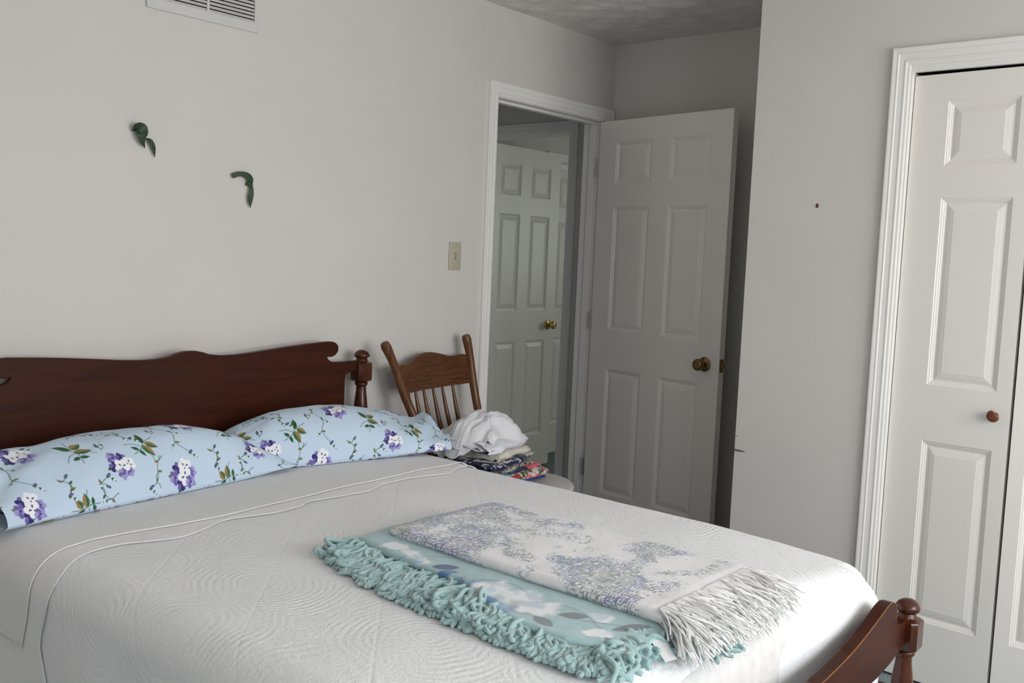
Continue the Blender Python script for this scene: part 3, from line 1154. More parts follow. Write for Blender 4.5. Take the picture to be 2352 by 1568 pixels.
# footboard
XF = 2.080
for sg in (-1, 1):
    bed_post(XF, sg * HP, 0.588, 0.462, 0.545, 0.0335)
FB = [(0.0, 0.574), (0.03, 0.573), (0.06, 0.564), (0.10, 0.556), (0.16, 0.551), (0.24, 0.556), (0.33, 0.566), (0.42, 0.583), (0.49, 0.600), (0.535, 0.612),
      (0.562, 0.616), (0.585, 0.612), (0.600, 0.602), (0.608, 0.588), (0.612, 0.568), (0.622, 0.552), (0.642, 0.543), (0.690, 0.540), (0.690, 0.485),
      (0.640, 0.474), (0.590, 0.464), (0.50, 0.455), (0.0, 0.448)]
poly = FB + [(-y, z) for y, z in FB[::-1] if y > 0]
build('footboard', MB().prism(poly, XF - 0.022, XF + 0.008), M_MAH_Y, bed, bevel=0.0035)
# the finish is worn through to bare wood along the footboard's front top edge
fb_r = [(y, z) for y, z in FB if z > 0.5405 and y <= 0.613]
edge = [(XF + 0.0072, -y, z - 0.0008) for y, z in fb_r[::-1]] + [(XF + 0.0072, y, z - 0.0008) for y, z in fb_r[1:]]
tag(build('worn_edge', MB().tube(curve_pts(edge, 120), 0.0013, 6), M_WORN, bed), 'orange worn edge of the footboard')
for sg in (-1, 1):
    build('side_rail', MB().bbox(XH + 0.03, XF - 0.03, sg * 0.69 - 0.012, sg * 0.69 + 0.012, 0.22, 0.37, 0.003), M_MAH_Y, bed)
build('slat_deck', MB().box(0.12, 2.03, -0.66, 0.66, 0.235, 0.255), M_OAK_Y, bed)

mt = MB().bbox(0.135, 1.99, BY - 0.655, BY + 0.655, 0.40, 0.640, 0.05)
tag(build('mattress', mt, M_TICK, loc=(1.06, BY, 0.40), smooth=60), 'white mattress hidden under the bedspread', 'mattress')
mt = MB().bbox(0.135, 1.99, BY - 0.655, BY + 0.655, 0.257, 0.398, 0.02)
tag(build('box_spring', mt, M_TICK, loc=(1.06, BY, 0.257), smooth=60), 'white box spring under the mattress', 'box spring')


# ------------------------------------------------------------------ bedding
def bed_pt(x, a, off=0.0):
    """bed surface: x along the bed over the foot end, a across the bed over both sides"""
    x = np.asarray(x, float)
    a = np.asarray(a, float)
    r, fl, aa = 0.085, 0.66, np.abs(a)
    th = np.clip((aa - fl) / r, 0, PI / 2)
    d = np.clip(aa - fl - r * PI / 2, 0, None)
    y = np.minimum(aa, fl) + r * np.sin(th) + 0.05 * d
    dr = r * (1 - np.cos(th)) + d
    rx = 0.11
    fx = 1.935 - 0.062 * (1 - sstep(0.05, 0.72, aa))
    t2 = np.clip((x - fx) / rx, 0, PI / 2)
    d2 = np.clip(x - fx - rx * PI / 2, 0, None)
    X = np.minimum(x, fx) + rx * np.sin(t2)
    dr2 = rx * (1 - np.cos(t2)) + d2
    CX, CW_ = fx + rx - 0.16, 0.16
    px = np.clip((X - CX) / CW_, 0, None)
    py = np.clip((y - 0.585) / CW_, 0, None)
    m_ = np.maximum(px, py)
    n_ = (px ** 3 + py ** 3) ** (1 / 3) + 1e-9
    both = (px > 0) & (py > 0)
    s_ = np.where(both, m_ / n_, 1)
    X = np.where(both, CX + px * s_ * CW_, X)
    y = np.where(both, 0.585 + py * s_ * CW_, y)
    z = 0.674 - dr - dr2 - 0.004 * np.clip(aa / 0.66, 0, 1) ** 2
    z = z - 0.020 * np.clip((x - 1.45) / 0.5, 0, 1.2) ** 2 * np.clip((aa - 0.30) / 0.36, 0, 1)
    # soft undulation and drape waves
    top = np.clip(1 - (dr + dr2) / 0.10, 0, 1)
    z = z + top * 0.006 * (fbm(x * 5 + 3, a * 5 + 9, 11) - 0.5)
    w_ = np.clip(d / 0.25, 0, 1) * 0.012 * np.sin(x * 17 + 2 * np.sin(x * 5))
    wf = np.clip(d2 / 0.3, 0, 1) * 0.004 * np.sin(a * 19)
    nz, ny, nx = np.cos(th) * np.cos(t2), np.sin(th) * np.sign(a), np.sin(t2)
    return np.stack([X + nx * off + wf, BY + np.sign(a) * (y + w_) + ny * off, z + nz * off], -1)


def cloth_on_bed(name, xs, as_, off, mat, solid=None):
    A, B = np.meshgrid(xs, as_, indexing='ij') if np.ndim(xs) == 1 else (xs, as_)
    P = bed_pt(A, B, off)
    return grid_mesh(name, P, mat, None, (1.0, BY, 0.66), uv=np.stack([A, B], -1), solid=solid)


sp = cloth_on_bed('bedspread', np.linspace(0.14, 2.42, 330), np.linspace(-1.28, 1.28, 360), 0.0, M_SPREAD)
tag(sp, 'white quilted bedspread with raised scroll pattern covering the bed', 'bedspread')

L1A = np.array([-0.93, -0.904, -0.852, -0.778, -0.73, -0.678, -0.602, -0.52, -0.403, -0.271, -0.032, 0.138, 0.302, 0.478, 0.611, 0.684, 0.95])
L1X = np.array([0.640, 0.651, 0.670, 0.687, 0.682, 0.680, 0.663, 0.668, 0.685, 0.694, 0.670, 0.653, 0.652, 0.634, 0.637, 0.625, 0.620])
L2A = np.array([-1.10, -0.954, -0.894, -0.864, -0.791, -0.736, -0.692, -0.634, -0.566, -0.497, -0.436, -0.365, -0.306, -0.264, -0.155, -0.05, -0.017, 0.086,
                0.187, 0.271, 0.38, 0.537, 0.604, 0.640, 0.95])
L2X = np.array([0.790, 0.758, 0.725, 0.732, 0.761, 0.773, 0.756, 0.725, 0.720, 0.751, 0.770, 0.749, 0.716, 0.713, 0.744, 0.728, 0.699, 0.713,
                0.728, 0.687, 0.680, 0.711, 0.675, 0.668, 0.660])


def sheet_to_hem(name, x0, LA, LX, a0, a1, off, mat, label, cat, nx, na, hem_r):
    aa = np.linspace(a0, a1, na)
    xe = np.interp(aa, LA, LX)
    k = np.ones(5) / 5
    xe = np.convolve(np.pad(xe, 2, mode='edge'), k, 'valid')
    tt = np.linspace(0, 1, nx) ** 0.8
    A = x0 + (xe[None, :] - x0) * tt[:, None]
    B = np.repeat(aa[None, :], nx, 0)
    offs = off * (0.35 + 0.65 * sstep(0.0, 0.25, 1 - tt))[:, None] + 0.0006
    P = bed_pt(A, B, 0.0)
    E_ = bed_pt(A, B, 1.0) - P
    P = P + E_ * (off + 0 * offs)[..., None]
    o = grid_mesh(name, P, mat, None, (0.5, BY, 0.66), uv=np.stack([A, B], -1), solid=0.0024)
    tag(o, label, cat)
    hp = bed_pt(xe, aa, off + 0.0006) - np.array([0.5, BY, 0.66])
    build('corded_hem', MB().tube([tuple(p) for p in hp], hem_r, 7), M_HEM, o, smooth=80)
    if a0 > -1.0:
        xs_ = np.linspace(x0, xe[0], 60)
        hp = bed_pt(xs_, np.full(60, a0), off + 0.0006) - np.array([0.5, BY, 0.66])
        build('side_hem', MB().tube([tuple(p) for p in hp], hem_r * 0.8, 7), M_HEM, o, smooth=80)
    return o


sheet_to_hem('coverlet', 0.16, L2A, L2X, -1.10, 0.93, 0.0045, M_SHEET, 'smooth white coverlet strip with a wavy hem, folded below the waffle blanket', 'coverlet', 60, 220, 0.0016)
sheet_to_hem('waffle_blanket', 0.15, L1A, L1X, -0.915, 0.90, 0.0095, M_WAFFLE, 'white waffle weave blanket under the two pillows', 'blanket', 60, 200, 0.0019)


# ------------------------------------------------------------------ floral print tile (flat print on the pillowcases)
TW, TH, TR = 0.46, 0.40, 0.0006
NX_, NY_ = int(TW / TR), int(TH / TR)
tile = np.empty((NX_, NY_, 3), np.float32)
C_BLUE = (0.575, 0.705, 0.85)
tile[:] = C_BLUE
C_PUR, C_DPUR, C_LIL, C_WHT = (0.17, 0.14, 0.40), (0.045, 0.032, 0.16), (0.36, 0.33, 0.66), (0.88, 0.89, 0.93)
C_GRN, C_DGRN, C_TAN, C_STEM = (0.045, 0.155, 0.055), (0.020, 0.085, 0.035), (0.37, 0.22, 0.085), (0.055, 0.15, 0.085)


def stamp(cx, cy, R_, fn, col, alpha=1.0):
    i0, i1 = int((cx - R_) / TR), int((cx + R_) / TR) + 2
    j0, j1 = int((cy - R_) / TR), int((cy + R_) / TR) + 2
    I_, J_ = np.arange(i0, i1), np.arange(j0, j1)
    X = (I_ * TR - cx)[:, None]
    Y = (J_ * TR - cy)[None, :]
    d = fn(X, Y)                      # signed distance-like, < 0 inside
    m_ = (np.clip(0.5 - d / (TR * 1.5), 0, 1) * alpha)[..., None]
    ix = np.ix_(I_ % NX_, J_ % NY_)
    tile[ix] = tile[ix] * (1 - m_) + np.array(col, np.float32) * m_


def ell(cx, cy, rx, ry, ang, col, alpha=1.0):
    c, s_ = math.cos(ang), math.sin(ang)
    def fn(X, Y):
        u, v = X * c + Y * s_, -X * s_ + Y * c
        return (np.sqrt((u / rx) ** 2 + (v / ry) ** 2) - 1) * min(rx, ry)
    stamp(cx, cy, max(rx, ry) + 0.002, fn, col, alpha)


def leaf(cx, cy, ln, wd, ang, c1, c2):
    """pointed leaf starting at (cx, cy); one half c1, the other c2"""
    c, s_ = math.cos(ang), math.sin(ang)
    mx, my = cx + c * ln / 2, cy + s_ * ln / 2
    for half, col in ((1, c1), (-1, c2)):
        def fn(X, Y):
            u, v = X * c + Y * s_, -X * s_ + Y * c
            w_ = wd / 2 * np.clip(1 - (2 * u / ln) ** 2, 0, None) * (1 - 0.35 * (2 * u / ln))
            return np.maximum(np.abs(v) - w_, np.where(v * half >= 0, -1, 1) * 1.0)
        stamp(mx, my, ln / 2 + 0.002, fn, col)


def stem(pts, w, col):
    ps = curve_pts([(p[0], p[1], 0) for p in pts], 10 * len(pts))
    for a, b_ in zip(ps[:-1], ps[1:]):
        ax, ay, bx, by_ = a.x, a.y, b_.x, b_.y
        mx, my = (ax + bx) / 2, (ay + by_) / 2
        def fn(X, Y):
            px, py = X + mx - ax, Y + my - ay
            dx, dy = bx - ax, by_ - ay
            h = np.clip((px * dx + py * dy) / (dx * dx + dy * dy + 1e-12), 0, 1)
            return np.hypot(px - h * dx, py - h * dy) - w
        stamp(mx, my, math.hypot(bx - ax, by_ - ay) / 2 + w + 0.002, fn, col)


def flower(cx, cy, r, kind, ang):
    cols = {'p': (C_LIL, C_PUR), 'd': (C_PUR, C_DPUR), 'w': (C_WHT, C_WHT)}[kind]
    for k in range(5):
        a = ang + 2 * PI * k / 5
        ell(cx + math.cos(a) * r * 0.55, cy + math.sin(a) * r * 0.55, r * 0.52, r * 0.44, a, cols[k % 2])
    ell(cx, cy, r * 0.30, r * 0.26, ang, cols[1] if kind != 'w' else C_WHT)
    if kind == 'w':
        for k in range(3):
            a = ang + 0.6 + 2.1 * k
            ell(cx + math.cos(a) * r * 0.34, cy + math.sin(a) * r * 0.34, r * 0.20, r * 0.10, a, C_DPUR)
    else:
        ell(cx + r * 0.05, cy, r * 0.16, r * 0.12, 0, C_DPUR)


def bud(cx, cy, r, kind='p', ang=0):
    ell(cx, cy, r, r * 0.8, ang, C_GRN)
    ell(cx + math.cos(ang) * r * 1.1, cy + math.sin(ang) * r * 1.1, r * 0.9, r * 0.75, ang, C_PUR if kind == 'p' else C_WHT)
    ell(cx + math.cos(ang) * r * 1.6, cy + math.sin(ang) * r * 1.6, r * 0.45, r * 0.35, ang, C_DPUR)


def bouquet(cx, cy, s_, rot):
    R2 = lambda x, y: (cx + s_ * (x * math.cos(rot) - y * math.sin(rot)), cy + s_ * (x * math.sin(rot) + y * math.cos(rot)))
    for x, y, a in ((-0.026, 0.014, 2.4), (-0.02, -0.016, -2.4), (0.012, -0.022, -1.2)):
        leaf(*R2(x * 0.7, y * 0.7), 0.022 * s_, 0.011 * s_, rot + a, C_GRN, C_TAN if x < -0.024 else C_DGRN)
    for x, y, r, k, a in ((-0.021, 0.010, 0.015, 'p', 0.4), (-0.002, 0.019, 0.014, 'd', 1.0), (0.018, 0.012, 0.017, 'w', 1.2), (-0.014, -0.012, 0.014, 'd', 0.7),
                          (0.024, -0.008, 0.012, 'p', 0.5), (0.003, -0.003, 0.019, 'w', 0.2), (0.008, -0.021, 0.013, 'p', 0.1)):
        flower(*R2(x, y), r * s_, k, rot + a)


def spray(cx, cy, s_, rot):
    R2 = lambda x, y: (cx + s_ * (x * math.cos(rot) - y * math.sin(rot)), cy + s_ * (x * math.sin(rot) + y * math.cos(rot)))
    stem([R2(-0.004, -0.042), R2(0.002, -0.018), R2(0.0, 0.006), R2(0.008, 0.034)], 0.0009, C_STEM)
    stem([R2(0.001, -0.016), R2(0.018, -0.014), R2(0.036, -0.026)], 0.0008, C_STEM)
    stem([R2(0.0, -0.01), R2(-0.016, -0.016), R2(-0.030, -0.030)], 0.0008, C_STEM)
    leaf(*R2(0.001, 0.004), 0.030 * s_, 0.016 * s_, rot + 0.35, C_TAN, C_GRN)
    leaf(*R2(0.0, -0.006), 0.034 * s_, 0.018 * s_, rot - 0.25, C_TAN, C_GRN)
    leaf(*R2(-0.001, 0.0), 0.032 * s_, 0.015 * s_, rot + 2.3, C_GRN, C_DGRN)
    leaf(*R2(0.0, -0.024), 0.018 * s_, 0.009 * s_, rot - 0.3, C_GRN, C_DGRN)
    leaf(*R2(0.0, -0.024), 0.018 * s_, 0.009 * s_, rot + 3.4, C_GRN, C_DGRN)


def vine(pts, buds=True, seed=0):
    rr = random.Random(seed)
    stem(pts, 0.0009, C_STEM)
    cps = curve_pts([(p[0], p[1], 0) for p in pts], 30)
    for k in (7, 14, 21):
        p = cps[k]
        a = rr.uniform(0, 2 * PI)
        e = (p.x + 0.018 * math.cos(a), p.y + 0.018 * math.sin(a))
        stem([(p.x, p.y), ((p.x + e[0]) / 2 + 0.003, (p.y + e[1]) / 2 + 0.002), e], 0.0008, C_STEM)
        if buds:
            bud(e[0], e[1], 0.0048, rr.choice('pw'), a)
        leaf(p.x, p.y, 0.014, 0.007, a + 2.2, rr.choice([C_GRN, C_TAN]), C_GRN)
    bud(cps[-1].x, cps[-1].y, 0.0055, 'p', 0.6)
    bud(cps[-1].x + 0.010, cps[-1].y - 0.010, 0.005, 'w', -0.8)


bouquet(0.055, 0.335, 1.15, 0.3)
bouquet(0.225, 0.235, 1.20, -0.2)
bouquet(0.345, 0.345, 1.10, 0.1)
bouquet(0.130, 0.060, 1.20, 0.5)
bouquet(0.415, 0.115, 1.05, -0.6)
spray(0.335, 0.195, 1.25, 0.0)
spray(0.055, 0.165, 1.25, -0.9)
spray(0.170, 0.355, 1.05, 1.2)
spray(0.275, 0.030, 1.1, 1.8)
vine([(0.160, 0.270), (0.145, 0.235), (0.165, 0.190), (0.150, 0.150), (0.175, 0.115)], True, 3)
vine([(0.375, 0.290), (0.400, 0.270), (0.425, 0.285), (0.440, 0.255)], True, 5)
vine([(0.195, 0.330), (0.230, 0.310), (0.255, 0.290), (0.268, 0.262)], False, 8)
vine([(0.010, 0.270), (0.030, 0.245), (0.015, 0.215), (0.035, 0.190)], True, 11)
vine([(0.235, 0.120), (0.260, 0.100), (0.245, 0.070)], True, 14)
vine([(0.380, 0.050), (0.350, 0.040), (0.335, 0.075), (0.365, 0.095)], True, 17)
vine([(0.085, 0.120), (0.060, 0.100), (0.045, 0.060), (0.020, 0.045)], False, 21)
for bx, by_ in ((0.395, 0.185), (0.440, 0.340), (0.290, 0.385), (0.005, 0.385), (0.200, 0.010), (0.110, 0.215)):
    stem([(bx, by_ - 0.018), (bx + 0.002, by_ - 0.008), (bx, by_)], 0.0008, C_STEM)
    bud(bx, by_, 0.0058, 'p', 1.4)
    bud(bx + 0.014, by_ + 0.004, 0.0055, 'w', 1.2)
    stem([(bx + 0.014, by_), (bx + 0.010, by_ - 0.010), (bx + 0.001, by_ - 0.014)], 0.0007, C_STEM)


def sample_tile(u, v):
    x = (u / TR) % NX_
    y = (v / TR) % NY_
    xi, yi = np.floor(x).astype(int), np.floor(y).astype(int)
    fx, fy = (x - xi)[..., None], (y - yi)[..., None]
    g = lambda a, b_: tile[a % NX_, b_ % NY_]
    return (g(xi, yi) * (1 - fx) + g(xi + 1, yi) * fx) * (1 - fy) + (g(xi, yi + 1) * (1 - fx) + g(xi + 1, yi + 1) * fx) * fy


def pillow(name, label, FL, FR, BL, BR, zf, zb, Htop, Hbot, open_end, shift, seed, rise_len=0.75, tail_h=0.5, nu=560, nv=380):
    """pillow in its case: corners on the bed (x, y); the case's open end is 'left' or 'right'"""
    u = np.linspace(-1, 1, nu)
    ph = np.concatenate([np.linspace(-0.25, PI + 0.15, int(nv * 0.82), endpoint=False), np.linspace(PI + 0.15, 2 * PI - 0.25, nv - int(nv * 0.82), endpoint=False)])
    U, PH = np.meshgrid(u, ph, indexing='ij')
    s_ = (U + 1) / 2
    FL, FR, BL, BR = map(np.array, (FL, FR, BL, BR))
    F = FL[None, None] * (1 - s_[..., None]) + FR * s_[..., None]
    B = BL[None, None] * (1 - s_[..., None]) + BR * s_[..., None]
    bow = 1 - np.abs(U) ** 2.2
    # profile along the length
    uu = U if open_end == 'right' else -U            # +1 = open end
    inner = np.clip((uu + 1) / 2.0, 0, 1)
    # closed end rises as a soft wedge, the case's open end stays loosely open
    rise = sstep(-0.10, 1.0, np.clip((uu + 1) / rise_len, 0, 1)) * 1.155 - 0.155
    rise = np.clip(1 - (1 - np.clip((uu + 1) / rise_len, 0, 1)) ** 1.9, 0, 1)
    tail = tail_h + 0.05 * np.sin(PH * 3 + seed)
    prof = rise * (1 - sstep(0.05, 1.0, uu)) + tail * sstep(0.05, 1.0, uu)
    closed = np.clip((1 + uu) / 0.02, 0, 1) ** 0.5
    prof = np.clip(prof * closed, 0.0, 1.1)
    mid = (F + B) / 2
    half = (F - B) / 2 * (1 - 0.10 * bow)[..., None]
    cph, sph = np.cos(PH), np.sin(PH)
    # lens shaped section
    cx = np.sign(cph) * np.abs(cph) ** 0.85
    sz = np.sign(sph) * np.abs(sph) ** 1.15
    XY = mid + half * cx[..., None]
    zm = zf + (zb - zf) * (1 - cx) / 2
    amp = np.where(sz > 0, Htop, Hbot) * prof
    z = zm + sz * amp
    # creases running in from the corners and the gathered end
    top = np.clip(sz, 0, 1)
    wr = 0.012 * (fbm(XY[..., 1] * 8 + seed, XY[..., 0] * 16 + 3, seed) - 0.5) + 0.0060 * np.sin((XY[..., 1] * 0.75 + XY[..., 0]) * 40 + 5 * fbm(XY[..., 1] * 6, XY[..., 0] * 6, seed + 5)) * sstep(0.30, 0.90, np.abs(U)) * np.where(uu > 0, 1.5, 0.8)
    z = z + wr * np.sqrt(top) * np.clip(prof * 2, 0, 1)
    z = np.maximum(z, 0.6865 + 0.0 * z)
    P = np.stack([XY[..., 0], XY[..., 1], z], -1)
    # cloth coordinates in metres: along the length and around the section
    du = np.linalg.norm(np.diff(P, axis=0, prepend=P[:1]), axis=-1)
    dv = np.linalg.norm(np.diff(P, axis=1, prepend=P[:, :1]), axis=-1)
    cu = np.cumsum(np.linalg.norm(F[:, 0] * 0.5 + B[:, 0] * 0.5 - np.roll(F[:, 0] * 0.5 + B[:, 0] * 0.5, 1, 0), axis=-1) * (np.arange(nu) > 0))
    cu = np.repeat(cu[:, None], nv, 1)
    cvv = np.cumsum(dv, axis=1)
    cvv = cvv.mean(axis=0)[None, :] * 0.6 + cvv * 0.4
    uv = np.stack([cu, cvv], -1)
    col = sample_tile(cu * 1.0 + shift[0], cvv + shift[1])
    loc = (float(mid[nu // 2, 0, 0]), float(mid[nu // 2, 0, 1]), 0.686)
    o = grid_mesh(name, P, M_PILLOW, None, loc, uv=uv, color=col, wrap_v=True)
    tag(o, label, 'pillow', 'floral pillows at the headboard')
    return o


pillow('pillow', 'light blue floral pillow in front, at the left edge', (0.510, -2.180), (0.405, -1.272), (0.150, -2.345), (0.215, -1.335), 0.700, 0.725, 0.142, 0.05, 'left', (0.06, 0.02), 3, 0.78, 0.66)
pillow('pillow', 'light blue floral pillow behind, nearer the chair', (0.330, -1.535), (0.525, -0.715), (0.125, -1.535), (0.190, -0.575), 0.700, 0.728, 0.136, 0.05, 'right', (0.21, 0.06), 8, 0.80, 0.42)


# ------------------------------------------------------------------ folded textiles
def spiral_profile(W, t, layers, n_top, n_other, round_=1.0):
    """section of a cloth folded into a flat stack: y = 0 near fold, y = W far edge.  Returns (y, z, is_top)"""
    pts = []
    def line(y0, z0, y1, z1, n, top=False):
        for i in range(n):
            f_ = i / n
            pts.append((y0 + (y1 - y0) * f_, z0 + (z1 - z0) * f_, top))
    def turn(yc, za, zb, sgn, n=9):
        r = (zb - za) / 2
        for i in range(n):
            a = -PI / 2 + PI * i / n
            pts.append((yc + sgn * abs(r) * round_ * math.cos(a), (za + zb) / 2 + r * math.sin(a), False))
    if layers == 2:
        h = t
        r = h / 2
        line(W, 0, r, 0, n_other)
        turn(r, 0, h, -1)
        line(r, h, W, h, n_top, True)
        pts.append((W, h, True))
    else:
        h = 3 * t
        r = h / 2
        line(W - 0.01, 0, r, 0, n_other)
        turn(r, 0, h, -1, 12)
        line(r, h, W - t / 2, h, n_top, True)
        turn(W - t / 2, h, h - t, 1, 7)
        line(W - t / 2, h - t, r + t, h - t, n_other)
        turn(r + t, h - t, h - 2 * t, -1, 7)
        line(r + t, h - 2 * t, W - 0.015, h - 2 * t, n_other)
        pts.append((W - 0.015, h - 2 * t, False))
    return np.array([(a, b_) for a, b_, c in pts]), np.array([c for a, b_, c in pts])


def folded_cloth(name, x0, x1, nx, W, t, layers, n_top, n_other, M, mat, label, cat, seed=1, near=None, puff=0.0, wrinkle=0.002, solid=0.004,
                 color_fn=None, droop=0.0, group=None, zfun=None, round_=1.0, end_round=0.0, tops_only=None):
    """cloth folded flat; local x along the folds, y from the near fold to the far edge, z up"""
    pr, istop = spiral_profile(W, t, layers, n_top, n_other, round_)
    xs = np.linspace(x0, x1, nx)
    Xg, Yg = np.meshgrid(xs, pr[:, 0], indexing='ij')
    Zg = np.repeat(pr[None, :, 1], nx, 0).copy()
    hmax = pr[:, 1].max()
    rel_h = Zg / hmax
    if near is not None:
        off = near(xs)[:, None]
        Yg = Yg + off * (1 - Yg / W).clip(0, 1.1)
    nz = fbm(Xg * 11 + seed * 3.1, Yg * 11 + seed, seed, 3) - 0.5
    Zg = Zg + rel_h * (wrinkle * 6 * nz + puff * np.sin(np.clip((Xg - x0) / (x1 - x0), 0, 1) * PI) ** 0.5 * np.sin(np.clip(Yg / W, 0, 1) * PI) ** 0.5)
    if droop:
        Zg = Zg - droop * rel_h * sstep(0.4, 0.0, Yg / W)
    if end_round:
        e = np.minimum(Xg - x0, x1 - Xg)
        Zg = np.where(Zg > hmax * 0.5, Zg - end_round * (1 - sstep(0, 0.035, e)) * rel_h, Zg)
    if wrinkle:
        Xg = Xg + 0.9 * wrinkle * 6 * (fbm(Yg * 14 + 5, rel_h * 3 + seed, seed + 3) - 0.5) * 2
        Yg = Yg + 0.6 * wrinkle * 6 * (fbm(Xg * 12 + 1, rel_h * 4 + seed, seed + 6) - 0.5)
    if zfun is not None:
        Zg = Zg + zfun(Xg, Yg) * 1.0
    arc = np.concatenate([[0], np.cumsum(np.hypot(np.diff(pr[:, 0]), np.diff(pr[:, 1])))])
    uv = np.stack([Xg, np.repeat(arc[None, :], nx, 0)], -1)
    P = np.stack([Xg, Yg, Zg], -1)
    Mn = np.array(M)
    Pw = P @ Mn[:3, :3].T + Mn[:3, 3]
    col = color_fn(Xg, Yg, uv) if color_fn else None
    c = Pw.reshape(-1, 3)
    loc = (float(c[:, 0].mean()), float(c[:, 1].mean()), float(c[:, 2].min()))
    o = grid_mesh(name, Pw, mat, None, loc, uv=uv, color=col, solid=solid)
    tag(o, label, cat, group)
    return o


def TM(x, y, z, rz=0.0):
    return Matrix.Translation((x, y, z)) @ Matrix.Rotation(rz, 4, 'Z')


# --- bottom: teal blanket with chenille fringe
teal = folded_cloth('fringed_blanket', 1.13, 1.900, 120, 0.42, 0.009, 2, 60, 20, TM(0, -1.700, 0.6780), plain('teal_knit', (0.20, 0.40, 0.40), 0.95, 0.1, 0.15, 300),
                    'teal blanket with thick chenille fringe, the bottom one of the folded blankets', 'blanket', 5, solid=0.005, wrinkle=0.0006)
t_loc = np.array(teal.location)


def bed_fall(x):
    """how far the bed surface has dropped at x towards the foot end"""
    d = min(max(x - 1.873, 0), 0.1099)
    return -(0.11 - math.sqrt(0.0121 - d * d)) if x < 1.9829 else -0.108 - (x - 1.9829) * 1.5


def strand_mesh(starts, n_pts, rad, seed, seg=6, ox=0.0):
    m_ = MB()
    rr = random.Random(seed)
    for (p, d, ln, curl, zlim) in starts:
        pos = Vector(p)
        dirv = Vector(d).normalized()
        pts = [pos.copy()]
        step = ln / (n_pts - 1)
        ca = rr.uniform(-1, 1) * curl
        cb = rr.uniform(-1, 1) * curl
        for k in range(n_pts - 1):
            if k == n_pts // 2:
                ca = rr.uniform(-1, 1) * curl * 1.2
            dirv = (Matrix.Rotation(ca, 3, 'Z') @ dirv)
            dirv.z += cb * 0.25 - 0.10 * k / n_pts - 0.03
            dirv.normalize()
            pos = pos + dirv * step
            zl = zlim + bed_fall(pos.x + ox)
            if pos.z < zl:
                pos.z = zl + rr.uniform(0, 0.002)
                dirv.z = abs(dirv.z) * 0.15
            pts.append(pos.copy())
        rads = [rad * rr.uniform(0.88, 1.1)] * n_pts
        rads[0] *= 0.7
        rads[-1] *= 0.75
        m_.tube(pts, rads, seg)
    return m_


def hem_y(x):
    return -1.762 + float(np.interp(x, [1.10, 1.15, 1.30, 1.47, 1.58, 1.687, 1.811, 1.87, 1.93], [0.115, 0.105, 0.085, 0.078, 0.030, -0.008, -0.012, 0.010, 0.045]))


def out_y(x):
    return float(np.interp(x, [1.10, 1.17, 1.345, 1.55, 1.72, 1.87, 1.93], [-1.735, -1.768, -1.815, -1.832, -1.840, -1.842, -1.800]))


def chenille(mb_, base, outv, ln, hgt, rr, zb=0.6795):
    """one soft strand: rises from under the hem, bends over and lies on the bed in a loose S"""
    base, outv = Vector(base), Vector(outv).normalized()
    lat = Vector((-outv.y, outv.x, 0))
    w1, w2, p1 = rr.uniform(-1, 1) * 0.30 * ln, rr.uniform(-1, 1) * 0.16 * ln, rr.uniform(0, 6.28)
    back = rr.random() < 0.35
    pts = []
    n_ = 13
    for k in range(n_):
        q = k / (n_ - 1)
        fwd = q if not back else (math.sin(q * 2.3) / math.sin(min(2.3, PI / 2)) * 0.85)
        p = base + outv * (fwd * ln) + lat * (w1 * math.sin(q * 2.6) + w2 * math.sin(q * 7 + p1) - w2 * math.sin(p1))
        env = math.sin(PI * min(1, q ** 0.62)) if not back else math.sin(PI * q * 0.9)
        zb2 = zb + bed_fall(p.x)
        p.z = max(zb2 + rr.uniform(0, 0.0015), base.z * (1 - q) ** 2 + zb * (1 - (1 - q) ** 2) + hgt * env)
        pts.append(p - Vector(t_loc))
    r0 = rr.uniform(0.0044, 0.0058)
    mb_.tube(pts, [r0 * 0.8] + [r0] * (n_ - 2) + [r0 * 0.72], 6)


rr = random.Random(12)
fm = MB()
for i in range(800):
    x = rr.uniform(1.120, 1.915)
    hy, oy = hem_y(x), out_y(x)
    band = hy - oy
    q = rr.random() ** 0.8
    st = hy + 0.030 - q * band * 0.75
    ln = min(0.125, max(0.035, (st - oy) * rr.uniform(0.75, 1.08)))
    hg = rr.uniform(0.002, 0.034) * (1 - 0.55 * q) * (0.7 + 0.3 * math.sin(x * 13))
    chenille(fm, (x, st, 0.681 + 0.006 * rr.random()), (rr.uniform(-0.55, 0.75), -1, 0), ln, hg, rr)
for i in range(130):     # corner towards the foot end
    y = rr.uniform(-1.79, -1.60)
    chenille(fm, (1.885 + rr.uniform(-0.02, 0.02), y, 0.681), (1.0, rr.uniform(-1.0, 0.35), 0), rr.uniform(0.035, 0.075), rr.uniform(0.004, 0.028), rr, 0.6765)
for i in range(22):      # a few strands peeping out under the white fringe
    chenille(fm, (1.905, rr.uniform(-1.59, -1.50), 0.680), (1, rr.uniform(-0.3, 0.2), 0), rr.uniform(0.08, 0.12), 0.004, rr, 0.668)
for i in range(60):      # head-side end
    chenille(fm, (1.150 + rr.uniform(-0.02, 0.03), rr.uniform(-1.745, -1.61), 0.681), (-1.0, rr.uniform(-0.9, 0.2), 0), rr.uniform(0.025, 0.055), rr.uniform(0.002, 0.016), rr)
fr = build('fringe', fm, M_CHENILLE, teal, smooth=80)
tag(fr, 'tangled teal chenille fringe', None, kind='stuff')


# --- middle: printed fleece
def near_B(x):
    return np.interp(x, [1.10, 1.15, 1.30, 1.47, 1.58, 1.687, 1.811, 1.87, 1.93], [0.115, 0.105, 0.085, 0.078, 0.030, -0.008, -0.012, 0.010, 0.045]) - 0.0


